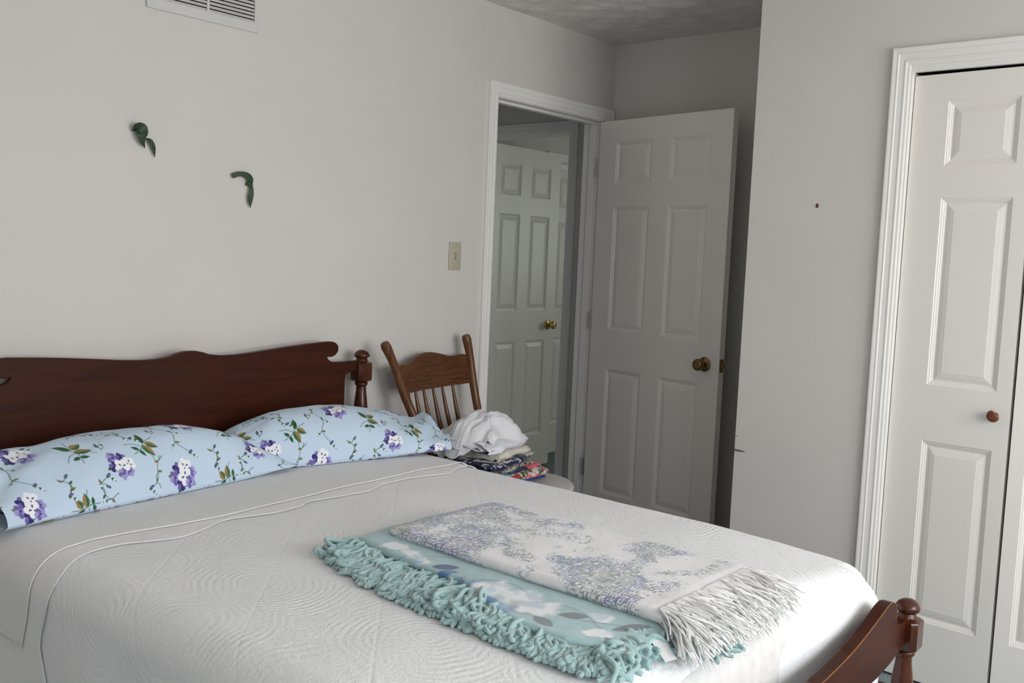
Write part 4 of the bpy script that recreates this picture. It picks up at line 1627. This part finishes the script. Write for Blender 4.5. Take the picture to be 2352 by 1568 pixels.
def col_fleece(X, Y, uv):
    x, y = uv[..., 0], Y
    base = np.empty(x.shape + (3,))
    base[:] = (0.40, 0.575, 0.595)
    def lay(mask, c):
        m_ = np.clip(mask, 0, 1)[..., None]
        base[:] = base * (1 - m_) + np.array(c) * m_
    n1 = fbm(x * 34 + 4, y * 34, 21, 5)
    n2 = fbm(x * 60 + 9, y * 60 + 2, 31, 3)
    W_, BL_, GR_, DK_, LB_ = (0.86, 0.87, 0.90), (0.10, 0.24, 0.46), (0.20, 0.235, 0.26), (0.055, 0.12, 0.24), (0.33, 0.52, 0.72)
    def blob(cx, cy, rx, ry, ang, c, edge=0.45, nz=1.5):
        u = (x - cx) * math.cos(ang) + (y - cy) * math.sin(ang)
        v = -(x - cx) * math.sin(ang) + (y - cy) * math.cos(ang)
        d = np.sqrt((u / rx) ** 2 + (v / ry) ** 2) + nz * (n1 - 0.5)
        lay(sstep(1.0, 1.0 - edge, d), c)
    def leafm(cx, cy, ln, wd, ang, c):
        u = (x - cx) * math.cos(ang) + (y - cy) * math.sin(ang)
        v = -(x - cx) * math.sin(ang) + (y - cy) * math.cos(ang)
        w_ = wd * np.clip(1 - (u / ln) ** 2, 0, None)
        lay(sstep(0.002, -0.001, np.abs(v) - w_) * (np.abs(u) < ln), c)
    # fine stems
    for (cx, cy, k, ph_) in ((1.30, 0.10, 0.05, 0), (1.56, 0.07, 0.05, 1.3), (1.78, 0.06, 0.04, 2.2), (1.86, 0.09, 0.03, 0.4)):
        lay(sstep(0.0022, 0.0008, np.abs(y - cy - k * np.sin((x - cx) * 16 + ph_))) * (np.abs(x - cx) < 0.09) * 0.8, GR_)
    blob(1.235, 0.125, 0.035, 0.020, 0.3, W_)
    blob(1.300, 0.110, 0.040, 0.020, -0.2, W_)
    blob(1.345, 0.100, 0.030, 0.018, 0.2, W_)
    blob(1.335, 0.090, 0.02, 0.007, 0.2, LB_)
    leafm(1.405, 0.105, 0.030, 0.014, 0.5, DK_)
    blob(1.425, 0.085, 0.030, 0.014, 0.6, BL_, 0.5)
    blob(1.530, 0.080, 0.075, 0.036, 0.2, BL_, 0.8)
    blob(1.575, 0.075, 0.080, 0.046, -0.1, W_, 0.6)
    blob(1.525, 0.035, 0.055, 0.020, 0.2, LB_, 0.6)
    blob(1.595, 0.035, 0.040, 0.020, -0.2, BL_, 0.7)
    blob(1.640, 0.080, 0.060, 0.044, 0.3, W_, 0.5)
    blob(1.655, 0.020, 0.035, 0.016, 0.1, LB_, 0.6)
    blob(1.685, 0.055, 0.060, 0.046, 0.2, GR_, 0.9, 1.3)
    blob(1.700, 0.065, 0.052, 0.040, 0.1, W_, 0.5)
    leafm(1.765, 0.075, 0.030, 0.013, 0.5, GR_)
    leafm(1.735, 0.020, 0.030, 0.014, -0.3, GR_)
    blob(1.815, 0.110, 0.034, 0.022, 0.2, W_, 0.3)
    leafm(1.875, 0.105, 0.040, 0.013, 0.9, GR_)
    blob(1.845, 0.045, 0.030, 0.018, 0.4, W_, 0.3)
    leafm(1.885, 0.030, 0.028, 0.010, -0.4, GR_)
    blob(1.60, 0.25, 0.10, 0.05, 0.2, W_, 0.4)
    blob(1.885, 0.44, 0.05, 0.04, 0.2, BL_, 0.4)
    # watercolour shading inside the white petals
    wt = sstep(0.55, 0.8, base[..., 0]) * sstep(0.56, 0.66, fbm(x * 30 + 1, y * 30 + 8, 37, 3)) * 0.55
    lay(wt, (0.40, 0.56, 0.74))
    g = (0.93 + 0.14 * n2)[..., None]
    return np.clip(base * g, 0, 0.95)


fleece = folded_cloth('fleece_blanket', 1.115, 1.925, 420, 0.52, 0.0072, 4, 190, 40, TM(0, -1.762, 0.690), M_FLEECE,
                      'aqua fleece blanket printed with white and blue flowers, between the other two folded blankets', 'blanket', 9, near=near_B, solid=0.005, wrinkle=0.0012,
                      color_fn=col_fleece, droop=0.012, end_round=0.004)
f_loc = np.array(fleece.location)
tg = MB()
tp = curve_pts([(1.925 - f_loc[0], -1.655 - f_loc[1], 0.700 - f_loc[2]), (1.950 - f_loc[0], -1.668 - f_loc[1], 0.690 - f_loc[2]), (1.972 - f_loc[0], -1.680 - f_loc[1], 0.6825 - f_loc[2])], 8)
for i in range(7):
    a, b_ = tp[i], tp[i + 1]
    s_ = Vector((0.25, 0.97, 0)) * 0.014
    up_ = Vector((0, 0, 0.0005))
    tg.add([a - s_, a + s_, b_ + s_, b_ - s_, a - s_ + up_, a + s_ + up_, b_ + s_ + up_, b_ - s_ + up_], [(0, 1, 2, 3), (4, 7, 6, 5), (0, 4, 5, 1), (2, 6, 7, 3), (0, 3, 7, 4), (1, 5, 6, 2)])
tag(build('care_tag', tg, plain('care_tag_satin', (0.78, 0.78, 0.79), 0.6), fleece), 'small white care tag')


# --- top: white woven throw with blue and purple hatching
def col_throw(X, Y, uv):
    x, y = uv[..., 0], uv[..., 1]
    base = np.empty(x.shape + (3,))
    base[:] = (0.88, 0.875, 0.885)
    n1 = fbm(x * 9.5 + 2, y * 9.5 + 5, 41, 3)
    n3 = fbm(x * 45, y * 45 + 7, 47, 2)
    n4 = fbm(x * 90 + 3, y * 90, 51, 2)
    hue = fbm(x * 16 + 8, y * 16, 57, 2)
    grey, pur, blu = np.array((0.22, 0.28, 0.28)), np.array((0.20, 0.17, 0.44)), np.array((0.13, 0.20, 0.44))
    hx, hh_ = sstep(0.40, 0.46, hue)[..., None], sstep(0.54, 0.60, hue)[..., None]
    ink = grey * (1 - hx) + (pur * (1 - hh_) + blu * hh_) * hx
    # short woven dashes, each one thread float; dense in drifts, loose sprigs between
    def dashes(cell, sd, jx):
        cx_, cy_ = np.floor(x / cell + jx), np.floor(y / cell + 0.37 * jx)
        hsh = np.modf(np.abs(np.sin(cx_ * 12.9898 + cy_ * 78.233 + sd) * 43758.5453))[0]
        fx_, fy_ = x / cell + jx - cx_ - 0.5, y / cell + 0.37 * jx - cy_ - 0.5
        hor = hsh > 0.5
        st = np.where(hor, np.abs(fy_) < 0.24, np.abs(fx_) < 0.24)
        st &= np.where(hor, np.abs(fx_) < 0.62, np.abs(fy_) < 0.62)
        h2 = np.modf(hsh * 17.31)[0]
        return st, h2
    drift = sstep(0.36, 0.62, 0.62 * n1 + 0.38 * fbm(x * 22 + 1, y * 22, 43, 2) + 0.10 * sstep(1.50, 1.18, x))
    s1, h1 = dashes(0.0062, 1.0, 0.0)
    s2, h2 = dashes(0.0085, 7.0, 0.45)
    a = 0.85 * s1 * (h1 < 0.10 + 0.80 * drift) * (0.35 + 0.65 * drift)
    a = np.maximum(a, 0.9 * s2 * (h2 < 0.04 + 0.62 * drift * sstep(0.40, 0.52, n3 + 0.06)))
    a = a * sstep(0.16, 0.34, drift + 0.25 * (n3 - 0.4))
    pick = np.where(h2 < 0.33, 0.0, 1.0)[..., None]
    ink = ink * pick + grey * (1 - pick)
    # plain white heading before the fringe
    a = a * (1 - sstep(1.855, 1.895, x + 0.015 * n1))[...]
    base = base * (1 - a[..., None]) + ink * a[..., None]
    return base


def near_C(x):
    return np.interp(x, [1.18, 1.35, 1.55, 1.75, 1.92], [0.004, 0.0, -0.006, -0.008, -0.010])


throw = folded_cloth('woven_throw', 1.178, 1.912, 470, 0.352, 0.0078, 4, 240, 30, TM(0, -1.606, 0.7120), M_THROW,
                     'white woven throw with blue purple pattern and white fringe, topmost of the folded blankets', 'blanket', 15, near=near_C, solid=0.0055, wrinkle=0.0011,
                     color_fn=col_throw, droop=0.004, end_round=0.004)
th_loc = np.array(throw.location)
starts = []
rr = random.Random(33)
for i in range(2300):
    y = rr.uniform(-1.615, -1.262)
    lay = rr.choice([0, 1, 2, 3])
    starts.append(((1.906, y, 0.7145 + lay * 0.0078 + rr.uniform(-0.002, 0.003)), (1.0, rr.uniform(-0.35, 0.25), rr.uniform(-0.35, 0.08)), rr.uniform(0.050, 0.130), 0.13, 0.669 + 0.014 * rr.random()))
starts = [((p[0] - th_loc[0], p[1] - th_loc[1], p[2] - th_loc[2]), d, l_, c_, z_ - th_loc[2]) for p, d, l_, c_, z_ in starts]
fr = build('fringe', strand_mesh(starts, 9, 0.0019, 6, 4, float(th_loc[0])), M_WHITEYARN, throw, smooth=80)
tag(fr, 'loose white yarn fringe', None, kind='stuff')

# ------------------------------------------------------------------ chair
CH = thing('pressed_back_chair', 'old oak pressed-back chair with turned spindles, holding folded clothes', 'chair', (0.0, 0.0, 0.0))
CHZ = 0.455
A0 = Vector((0.120, -0.669, 1.028))      # tops of the two back posts
A1 = Vector((0.070, -0.169, 1.036))
for pts, rr_ in (([A0, (0.122, -0.622, 0.949), (0.131, -0.575, 0.838), (0.160, -0.535, 0.73), (0.215, -0.490, 0.60), (0.262, -0.462, 0.46), (0.215, -0.50, 0.22), (0.175, -0.53, 0.0)], None),
                 ([A1, (0.082, -0.151, 0.945), (0.098, -0.143, 0.838), (0.128, -0.140, 0.725), (0.180, -0.150, 0.60), (0.225, -0.165, 0.46), (0.185, -0.14, 0.22), (0.150, -0.12, 0.0)], None)):
    cp = curve_pts(pts, 40)
    rads = [0.0205 - 0.0045 * min(1, k / 5) + (0.001 if 8 < k < 22 else 0) for k in range(40)]
    rads[0] = 0.0165
    tip = cp[0] + (cp[0] - cp[1]).normalized() * 0.004
    build('back_post', MB().tube([tip] + cp, [0.009] + rads, 16), M_OAK_Z, CH, smooth=50)


def lerpP(a, b_, f_):
    return Vector(a) * (1 - f_) + Vector(b_) * f_


# crest rail: scalloped top, moulded lower edge; spans between the posts
CL, CR = Vector((0.126, -0.596, 0)), Vector((0.090, -0.150, 0))
crest_top = [(0.0, 0.930), (0.06, 0.938), (0.14, 0.940), (0.20, 0.938), (0.27, 0.948), (0.36, 0.965), (0.46, 0.975), (0.56, 0.974), (0.66, 0.965), (0.74, 0.955), (0.82, 0.954),
             (0.90, 0.959), (0.97, 0.956), (1.0, 0.950)]
crest_bot = [(0.0, 0.832), (0.25, 0.835), (0.5, 0.837), (0.75, 0.839), (1.0, 0.841)]
cu = np.linspace(0, 1, 90)
ct = np.interp(cu, *zip(*crest_top))
kk = np.ones(5) / 5
ct = np.convolve(np.pad(ct, 2, mode='edge'), kk, 'valid')
cb_ = np.interp(cu, *zip(*crest_bot))


def crest_grid():
    nvv = 46
    front, back = np.zeros((90, nvv, 3)), np.zeros((90, nvv, 3))
    for i, f_ in enumerate(cu):
        for j in range(nvv):
            g = j / (nvv - 1)
            z = cb_[i] * (1 - g) + ct[i] * g
            zrel = (z - 0.84) / 0.13
            yl = np.interp(z, [0.83, 0.95], [-0.572, -0.616])
            base = lerpP((CL.x, yl, 0), (CR.x, -0.143, 0), f_)
            lean = -0.032 * ((z - 0.84) / 0.13)
            bowx = 0.018 * (math.sin(PI * f_) - 0.2) * -1
            d = 0.0
            # pressed relief: two beads along the lower edge and foliate scrolls
            if 0.07 < g < 0.11 or 0.15 < g < 0.19:
                d -= 0.0028
            ex, ez = (f_ - 0.5) * 0.44, z - 0.905
            for (qx, qz, q, rmax) in ((0.0, 0.012, 260, 0.040), (-0.085, 0.0, 300, 0.034), (0.085, 0.0, 300, 0.034), (-0.15, -0.004, 330, 0.022), (0.15, 0.004, 330, 0.022)):
                rr2 = math.hypot(ex - qx, (ez - qz) * 1.3)
                if rr2 < rmax and g > 0.26 and g < 0.93:
                    an = math.atan2(ez - qz, ex - qx)
                    d += 0.0045 * math.sin(rr2 * q * 2.2 + 2.0 * an) * (1 - rr2 / rmax)
            edge_r = 0.004 * max(0, (g - 0.93) / 0.07) ** 2
            front[i, j] = (base.x + lean + bowx + 0.010 + d - edge_r, base.y, z)
            back[i, j] = (base.x + lean + bowx - 0.010 + edge_r, base.y, z)
    return front, back


fr_, bk_ = crest_grid()
ring = np.concatenate([fr_, bk_[:, ::-1]], 1)
me_o = grid_mesh('crest_rail', ring, M_OAK_Y, CH, (0, 0, 0), wrap_v=True)
tag(me_o, 'pressed crest rail with scalloped top')
bm = bmesh.new()
bm.from_mesh(me_o.data)
bmesh.ops.holes_fill(bm, edges=[e for e in bm.edges if e.is_boundary], sides=0)
bmesh.ops.recalc_face_normals(bm, faces=bm.faces[:])
bm.to_mesh(me_o.data)
bm.free()

spl = [(-0.540, -0.5300), (-0.493, -0.4840), (-0.439, -0.4360), (-0.380, -0.3800), (-0.323, -0.3280), (-0.262, -0.2760)]
for k, (yt, yb_) in enumerate(spl):
    f_ = (yt + 0.596) / 0.446
    xt = lerpP(CL, CR, f_).x - 0.018 * (math.sin(PI * f_) - 0.2)
    top = Vector((xt, yt, 0.842))
    bot = Vector((0.250 - 0.035 * f_, yb_ + 0.02 + 0.03 * f_, CHZ))
    pts = [lerpP(top, bot, q / 14) for q in range(15)]
    for q in range(15):
        pts[q].x -= 0.018 * math.sin(PI * q / 14)
    rads = [0.0050 + 0.0042 * math.sin(PI * min(1, (q / 14) * 1.15 + 0.02)) for q in range(15)]
    build('spindle', MB().tube(pts, rads, 10), M_OAK_Z, CH, smooth=60)
# seat, front legs, stretchers
SCx, SCy = 0.400, -0.230
ang0 = math.radians(6)
seat_prof = [(0.0, CHZ - 0.018), (0.205, CHZ - 0.018), (0.218, CHZ - 0.010), (0.220, CHZ + 0.004), (0.212, CHZ + 0.011), (0.19, CHZ + 0.009), (0.002, CHZ + 0.006)]
seat_prof[0] = (0.002, CHZ - 0.018)
sm = MB().lathe(seat_prof, 40, Matrix.Translation((SCx, SCy, 0)) @ Matrix.Diagonal((1.0, 1.02, 1, 1)))
build('seat', sm, M_OAK_Y, CH, smooth=50)
for (lx, ly, sx_, sy_) in ((0.545, -0.385, 0.03, -0.02), (0.515, -0.075, 0.03, 0.02)):
    leg = [(0.015, 0.0), (0.0125, 0.03), (0.017, 0.12), (0.0185, 0.20), (0.0145, 0.235), (0.020, 0.25), (0.0145, 0.265), (0.019, 0.33), (0.016, CHZ - 0.02)]
    Ml = Matrix(((1, 0, -sx_ / CHZ, lx + sx_), (0, 1, -sy_ / CHZ, ly + sy_), (0, 0, 1, 0), (0, 0, 0, 1)))
    build('front_leg', MB().lathe(leg, 18, Ml), M_OAK_Z, CH, smooth=50)
for a, b_ in (((0.565, -0.395, 0.20), (0.535, -0.068, 0.20)), ((0.56, -0.395, 0.17), (0.21, -0.505, 0.17)), ((0.53, -0.066, 0.17), (0.18, -0.140, 0.17)), ((0.21, -0.50, 0.23), (0.185, -0.142, 0.23))):
    pts = [lerpP(a, b_, q / 10) for q in range(11)]
    build('stretcher', MB().tube(pts, [0.007 + 0.004 * math.sin(PI * q / 10) for q in range(11)], 10), M_OAK_Z, CH, smooth=60)
# pale round pad on the seat
pad = MB().lathe([(0.195, CHZ + 0.0115), (0.226, CHZ + 0.013), (0.236, CHZ + 0.022), (0.233, CHZ + 0.031), (0.215, CHZ + 0.036), (0.10, CHZ + 0.034), (0.002, CHZ + 0.034)], 48, Matrix.Translation((SCx + 0.005, SCy + 0.010, 0)))
po = build('seat_pad', pad, plain('pad_cotton', (0.60, 0.59, 0.57), 0.95, 0.1, 0.12, 160), loc=(SCx, SCy, CHZ + 0.0115), smooth=50)
tag(po, 'round pale seat pad under the clothes on the chair', 'cushion')

# ------------------------------------------------------------------ pile of folded clothes
M_WCOT = fabric('white_cotton', (0.80, 0.80, 0.83), 0.2, 600, 0.0006, 0.9, crease=0.25)
M_WCOT2 = fabric('white_jersey', (0.77, 0.78, 0.83), 0.2, 600, 0.0006, 0.9, crease=0.25)
M_CREAM = fabric('cream_cotton', (0.70, 0.66, 0.57), 0.25, 500, 0.0008, 0.9, crease=0.2)
M_PRINT = fabric('printed_cotton', (1, 1, 1), 0.2, 600, 0.0006, 0.9, True, crease=0.15)


def col_navy(X, Y, uv):
    x, y = uv[..., 0], uv[..., 1]
    n = fbm(x * 60, y * 90, 61, 3)
    m2 = fbm(x * 150 + 3, y * 150, 67, 2)
    a = (sstep(0.55, 0.6, n) * sstep(0.40, 0.5, m2))[..., None]
    return np.array((0.018, 0.022, 0.070)) * (1 - a) + np.array((0.60, 0.60, 0.64)) * a


def col_tan(X, Y, uv):
    x, y = uv[..., 0], uv[..., 1]
    n = fbm(x * 120, y * 120, 71, 2)
    a = sstep(0.52, 0.6, n)[..., None]
    return np.array((0.42, 0.38, 0.32)) * (1 - a) + np.array((0.05, 0.05, 0.07)) * a


def col_floral(X, Y, uv):
    x, y = uv[..., 0], uv[..., 1]
    b_ = np.empty(x.shape + (3,))
    b_[:] = (0.72, 0.68, 0.64)
    for sd, c, th_, sc in ((81, (0.40, 0.035, 0.05), 0.60, 42), (84, (0.70, 0.12, 0.16), 0.64, 50), (87, (0.045, 0.12, 0.035), 0.63, 55), (90, (0.10, 0.22, 0.24), 0.68, 60)):
        a = sstep(th_, th_ + 0.03, fbm(x * sc + sd, y * sc * 1.1, sd, 2))[..., None]
        b_ = b_ * (1 - a) + np.array(c) * a
    return b_


def col_bluegreen(X, Y, uv):
    x, y = uv[..., 0], uv[..., 1]
    g = sstep(-0.02, 0.0, X + 0.04 * fbm(y * 20, x * 20, 93) - 0.050)[..., None]
    n = fbm(x * 45, y * 45, 95, 2)
    bl = np.array((0.025, 0.07, 0.36)) * (1 - sstep(0.55, 0.6, n)[..., None]) + np.array((0.012, 0.02, 0.10)) * sstep(0.55, 0.6, n)[..., None]
    r_ = sstep(0.70, 0.73, n)[..., None]
    bl = bl * (1 - r_) + np.array((0.65, 0.12, 0.14)) * r_
    return np.array((0.36, 0.62, 0.28)) * (1 - g) + bl * g


def col_teal(X, Y, uv):
    n = fbm(uv[..., 0] * 40, uv[..., 1] * 40, 97, 2)
    a = sstep(0.52, 0.56, n)[..., None]
    b_ = np.array((0.015, 0.02, 0.085)) * (1 - a) + np.array((0.05, 0.26, 0.33)) * a
    r_ = sstep(0.085, 0.10, X + 0.05 * n)[..., None]
    return b_ * (1 - r_) + np.array((0.70, 0.13, 0.17)) * r_


GP = 'folded clothes on the chair'
PX, PY = 0.350, -0.350


def garment(name, label, mat, z, W, y0, y1, t, lay, rz, seed, color_fn=None, wr=0.003, puff=0.004, solid=0.003, dx=0.0):
    """folded garment: near fold faces into the room, length along the wall from y0 to y1"""
    Ln = y1 - y0
    M = TM(PX + 0.015 + dx, (y0 + y1) / 2, z, R_(rz))
    ns = np.random.RandomState(seed)
    k = ns.uniform(-1, 1, 7) * 0.014
    near = lambda x: np.interp(x, np.linspace(-Ln / 2, Ln / 2, 7), k)
    return folded_cloth(name, -Ln / 2, Ln / 2, 110, W, t, lay, 60, 24, M @ Matrix.Translation((0, -W / 2, 0)), mat, label, 'clothing', seed, puff=puff, wrinkle=wr, solid=solid,
                        color_fn=color_fn, droop=0.004, group=GP, end_round=min(0.010, t * 1.2), near=near, round_=1.6)


R_ = math.radians
garment('folded_shirt', 'royal blue and light green garment at the bottom of the clothes pile', M_PRINT, 0.495, 0.22, -0.53, -0.100, 0.0062, 4, 97, 101, col_bluegreen)
garment('folded_blouse', 'white garment with red and green flowers, second from the bottom of the pile', M_PRINT, 0.515, 0.26, -0.53, -0.108, 0.0118, 4, 94, 103, col_floral)
garment('folded_shorts', 'navy and teal garment with a coral edge in the clothes pile', M_PRINT, 0.551, 0.23, -0.51, -0.128, 0.0075, 2, 99, 107, col_teal)
garment('folded_tee', 'tan garment with small dark print in the clothes pile', M_PRINT, 0.561, 0.24, -0.51, -0.190, 0.0065, 4, 102, 109, col_tan)
garment('folded_skirt', 'navy garment with white print in the clothes pile', M_PRINT, 0.583, 0.25, -0.53, -0.200, 0.0085, 4, 104, 113, col_navy, wr=0.004)
garment('folded_tank_top', 'cream garment sticking out furthest below another cream one', M_CREAM, 0.600, 0.20, -0.44, -0.172, 0.0085, 2, 100, 127, wr=0.003)
garment('folded_tank_top', 'cream folded garment just under the white shirts', M_CREAM, 0.613, 0.24, -0.49, -0.222, 0.0085, 4, 106, 131, wr=0.004)
garment('folded_shirt', 'bluish white rumpled shirt, second from the top of the pile', M_WCOT2, 0.642, 0.24, -0.53, -0.215, 0.0145, 4, 103, 137, wr=0.007, puff=0.006)


def top_shirt():
    """loosely folded white shirt draped over the pile, its left side hanging down behind the pillow"""
    nu, nv = 190, 160
    ZT = 0.698
    u = np.linspace(-1, 1, nu)
    v = np.linspace(-1, 1, nv)
    U, V = np.meshgrid(u, v, indexing='ij')
    c, s_ = math.cos(R_(103)), math.sin(R_(103))
    lx = U * 0.165 * (1 - 0.10 * V ** 2 + 0.08 * np.sin(V * 4 + 1)) 
    ly = V * 0.130 * (1 - 0.16 * U ** 2 + 0.10 * np.sin(U * 5))
    e = (np.abs(U) ** 4 + np.abs(V) ** 4) ** 0.25
    dome = 0.064 * (1 - np.clip(e, 0, 1) ** 2.6) * (0.82 + 0.18 * np.cos((U + 0.1) * 1.6))
    ridge = 1 - np.abs(2 * fbm(U * 1.5 + V * 0.6 + 3, V * 2.6 - U * 0.4, 17, 3) - 1)
    fold = 0.050 * (ridge - 0.80) + 0.007 * np.sin((U * 0.8 + V * 1.5) * 7 + 4 * fbm(U * 1.8 + 4, V * 1.8, 5))
    z = ZT + dome + fold * np.clip(1.30 - e, 0.30, 1)
    z = z - 0.075 * sstep(0.72, 1.0, -U) * sstep(-1.0, 0.2, V) - 0.022 * sstep(0.75, 1.0, -V) - 0.012 * sstep(0.7, 1.0, U)
    lx = lx - 0.030 * sstep(0.6, 1.0, -U) * sstep(-1.0, 0.2, V)
    X = PX + 0.005 + lx * c - ly * s_
    Y = PY - 0.005 + lx * s_ + ly * c
    P = np.stack([X, Y, z], -1)
    o = grid_mesh('folded_shirt', P, M_WCOT, None, (PX, PY, ZT), uv=np.stack([lx, ly], -1), solid=0.005)
    tag(o, 'white cotton shirt crumpled on top of the clothes pile', 'clothing', GP)
    # collar band and a rolled sleeve
    cp = []
    for k in range(24):
        f_ = k / 23
        i, j = int((0.22 + 0.50 * f_) * (nu - 1)), int((0.20 + 0.10 * math.sin(f_ * PI)) * (nv - 1))
        cp.append(tuple(P[i, j] + np.array((0.0, 0.0, 0.004)) - np.array((PX, PY, ZT))))
    build('seam_band', MB().tube(cp, [0.004] * 24, 7), M_WCOT, o, smooth=80)


top_shirt()
